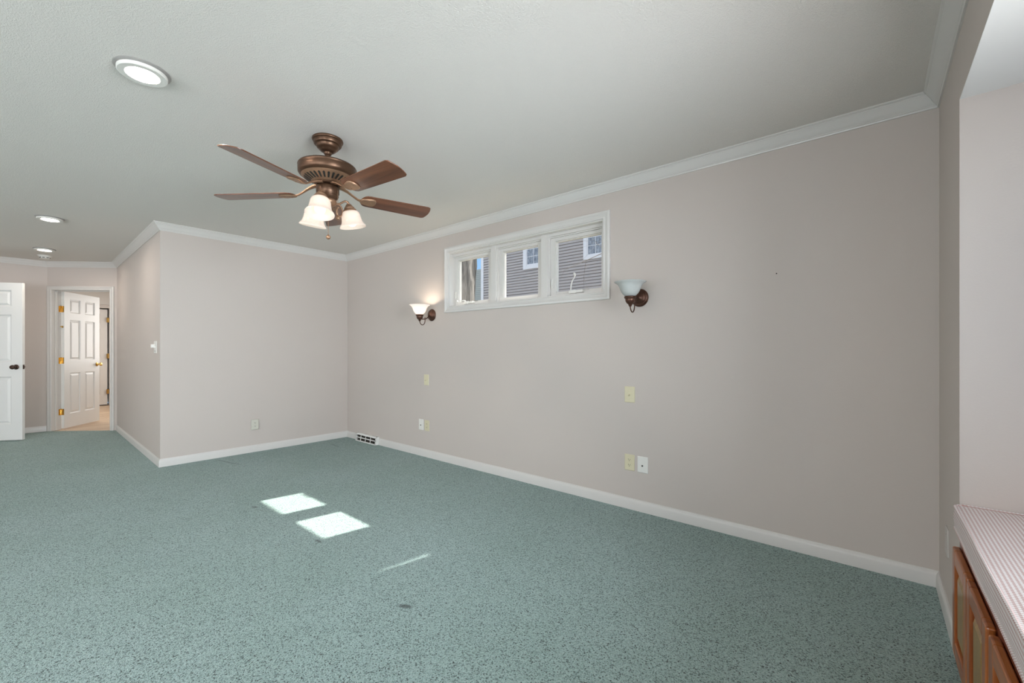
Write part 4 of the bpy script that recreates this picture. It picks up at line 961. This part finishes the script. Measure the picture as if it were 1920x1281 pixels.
mb.skin([ring(-6), ring(4.6)]); mb.build('siding', M['siding_far'], h2)

def trunk(mb, pts, radii, segs=18, rough=.06):
    P = []; n = len(pts)
    rings = []
    for i, (p, r) in enumerate(zip(pts, radii)):
        rings.append([Vector((p[0] + r * (1 + rough * math.sin(5 * a + i) + rough * rnd.uniform(-1, 1)) * math.cos(a), p[1] + r * (1 + rough * math.sin(5 * a + i) + rough * rnd.uniform(-1, 1)) * math.sin(a), p[2])) for a in [2 * PI * k / segs for k in range(segs)]])
    mb.skin(rings)
def branch(mb, p, d, L, r, depth):
    pts = [Vector(p)]; rs = [r]; q = Vector(p); dd = Vector(d).normalized(); n = 6
    for k in range(n):
        dd = (dd + Vector((rnd.uniform(-.22, .22), rnd.uniform(-.22, .22), rnd.uniform(-.1, .16)))).normalized(); q = q + dd * L / n; pts.append(q.copy()); rs.append(r * (1 - .13 * (k + 1)))
        if depth > 0 and k >= 1:
            side = dd.cross(Vector((rnd.uniform(-1, 1), rnd.uniform(-1, 1), rnd.uniform(-.3, 1)))).normalized()
            branch(mb, q, dd * .6 + side * .8, L * rnd.uniform(.45, .65), rs[-1] * .55, depth - 1)
    mb.tube(pts, rs, 6 if r > .012 else 4)
t1 = thing('tree', 'thick grey tree trunk outside the left window pane', 'tree', (-6.12, 5.5, -.4), 0, 'trees between the houses')
mb = MB(); trunk(mb, [(0 + .012 * k, 0, .35 * k) for k in range(22)], [.40 - .004 * k if k > 1 else .5 - .08 * k for k in range(22)]); mb.tube([(.10 + .18 * q, .1 + q, 4.0 + .60 * q) for q in (0, .5, 1, 1.6, 2.2, 2.9, 3.6, 4.3)], [.36, .36, .35, .35, .34, .33, .31, .28], 16); mb.build('trunk', M['bark'], t1, smooth=True, angle=60)  # the tube is an unseen limb added to keep sun off the trunk
mb = MB()
for k in range(6):
    a = 1.1 * k + .4; branch(mb, (.2, 0, 6.4 + .2 * k), (math.cos(a), math.sin(a), .9), 3.0, .09, 2)
mb.build('branches', M['bark'], t1)
t2 = thing('tree', 'bare tree whose thin twigs cross the right window pane', 'tree', (-1.53, 5.9, -.4), 0, 'trees between the houses')
mb = MB(); trunk(mb, [(0 + .01 * k, 0, .4 * k) for k in range(20)], [.30 - .004 * k if k > 1 else .40 - .05 * k for k in range(20)]); mb.build('trunk', M['bark'], t2, smooth=True, angle=60)
mb = MB()
for k, (z, dx, dy, dz, L) in enumerate(((3.25, -1, .25, .02, 2.4), (3.45, -1, .6, .03, 2.6), (3.6, -1, .5, .2, 2.4), (4.4, .5, .6, .7, 2.4), (5.2, -.6, -.3, .8, 2.2), (6, .3, -.5, .9, 2.2), (7, 0, .3, 1, 2))):
    branch(mb, (.0, 0, z), (dx, dy, dz), L, .016, 2)
mb.build('branches', M['bark'], t2)
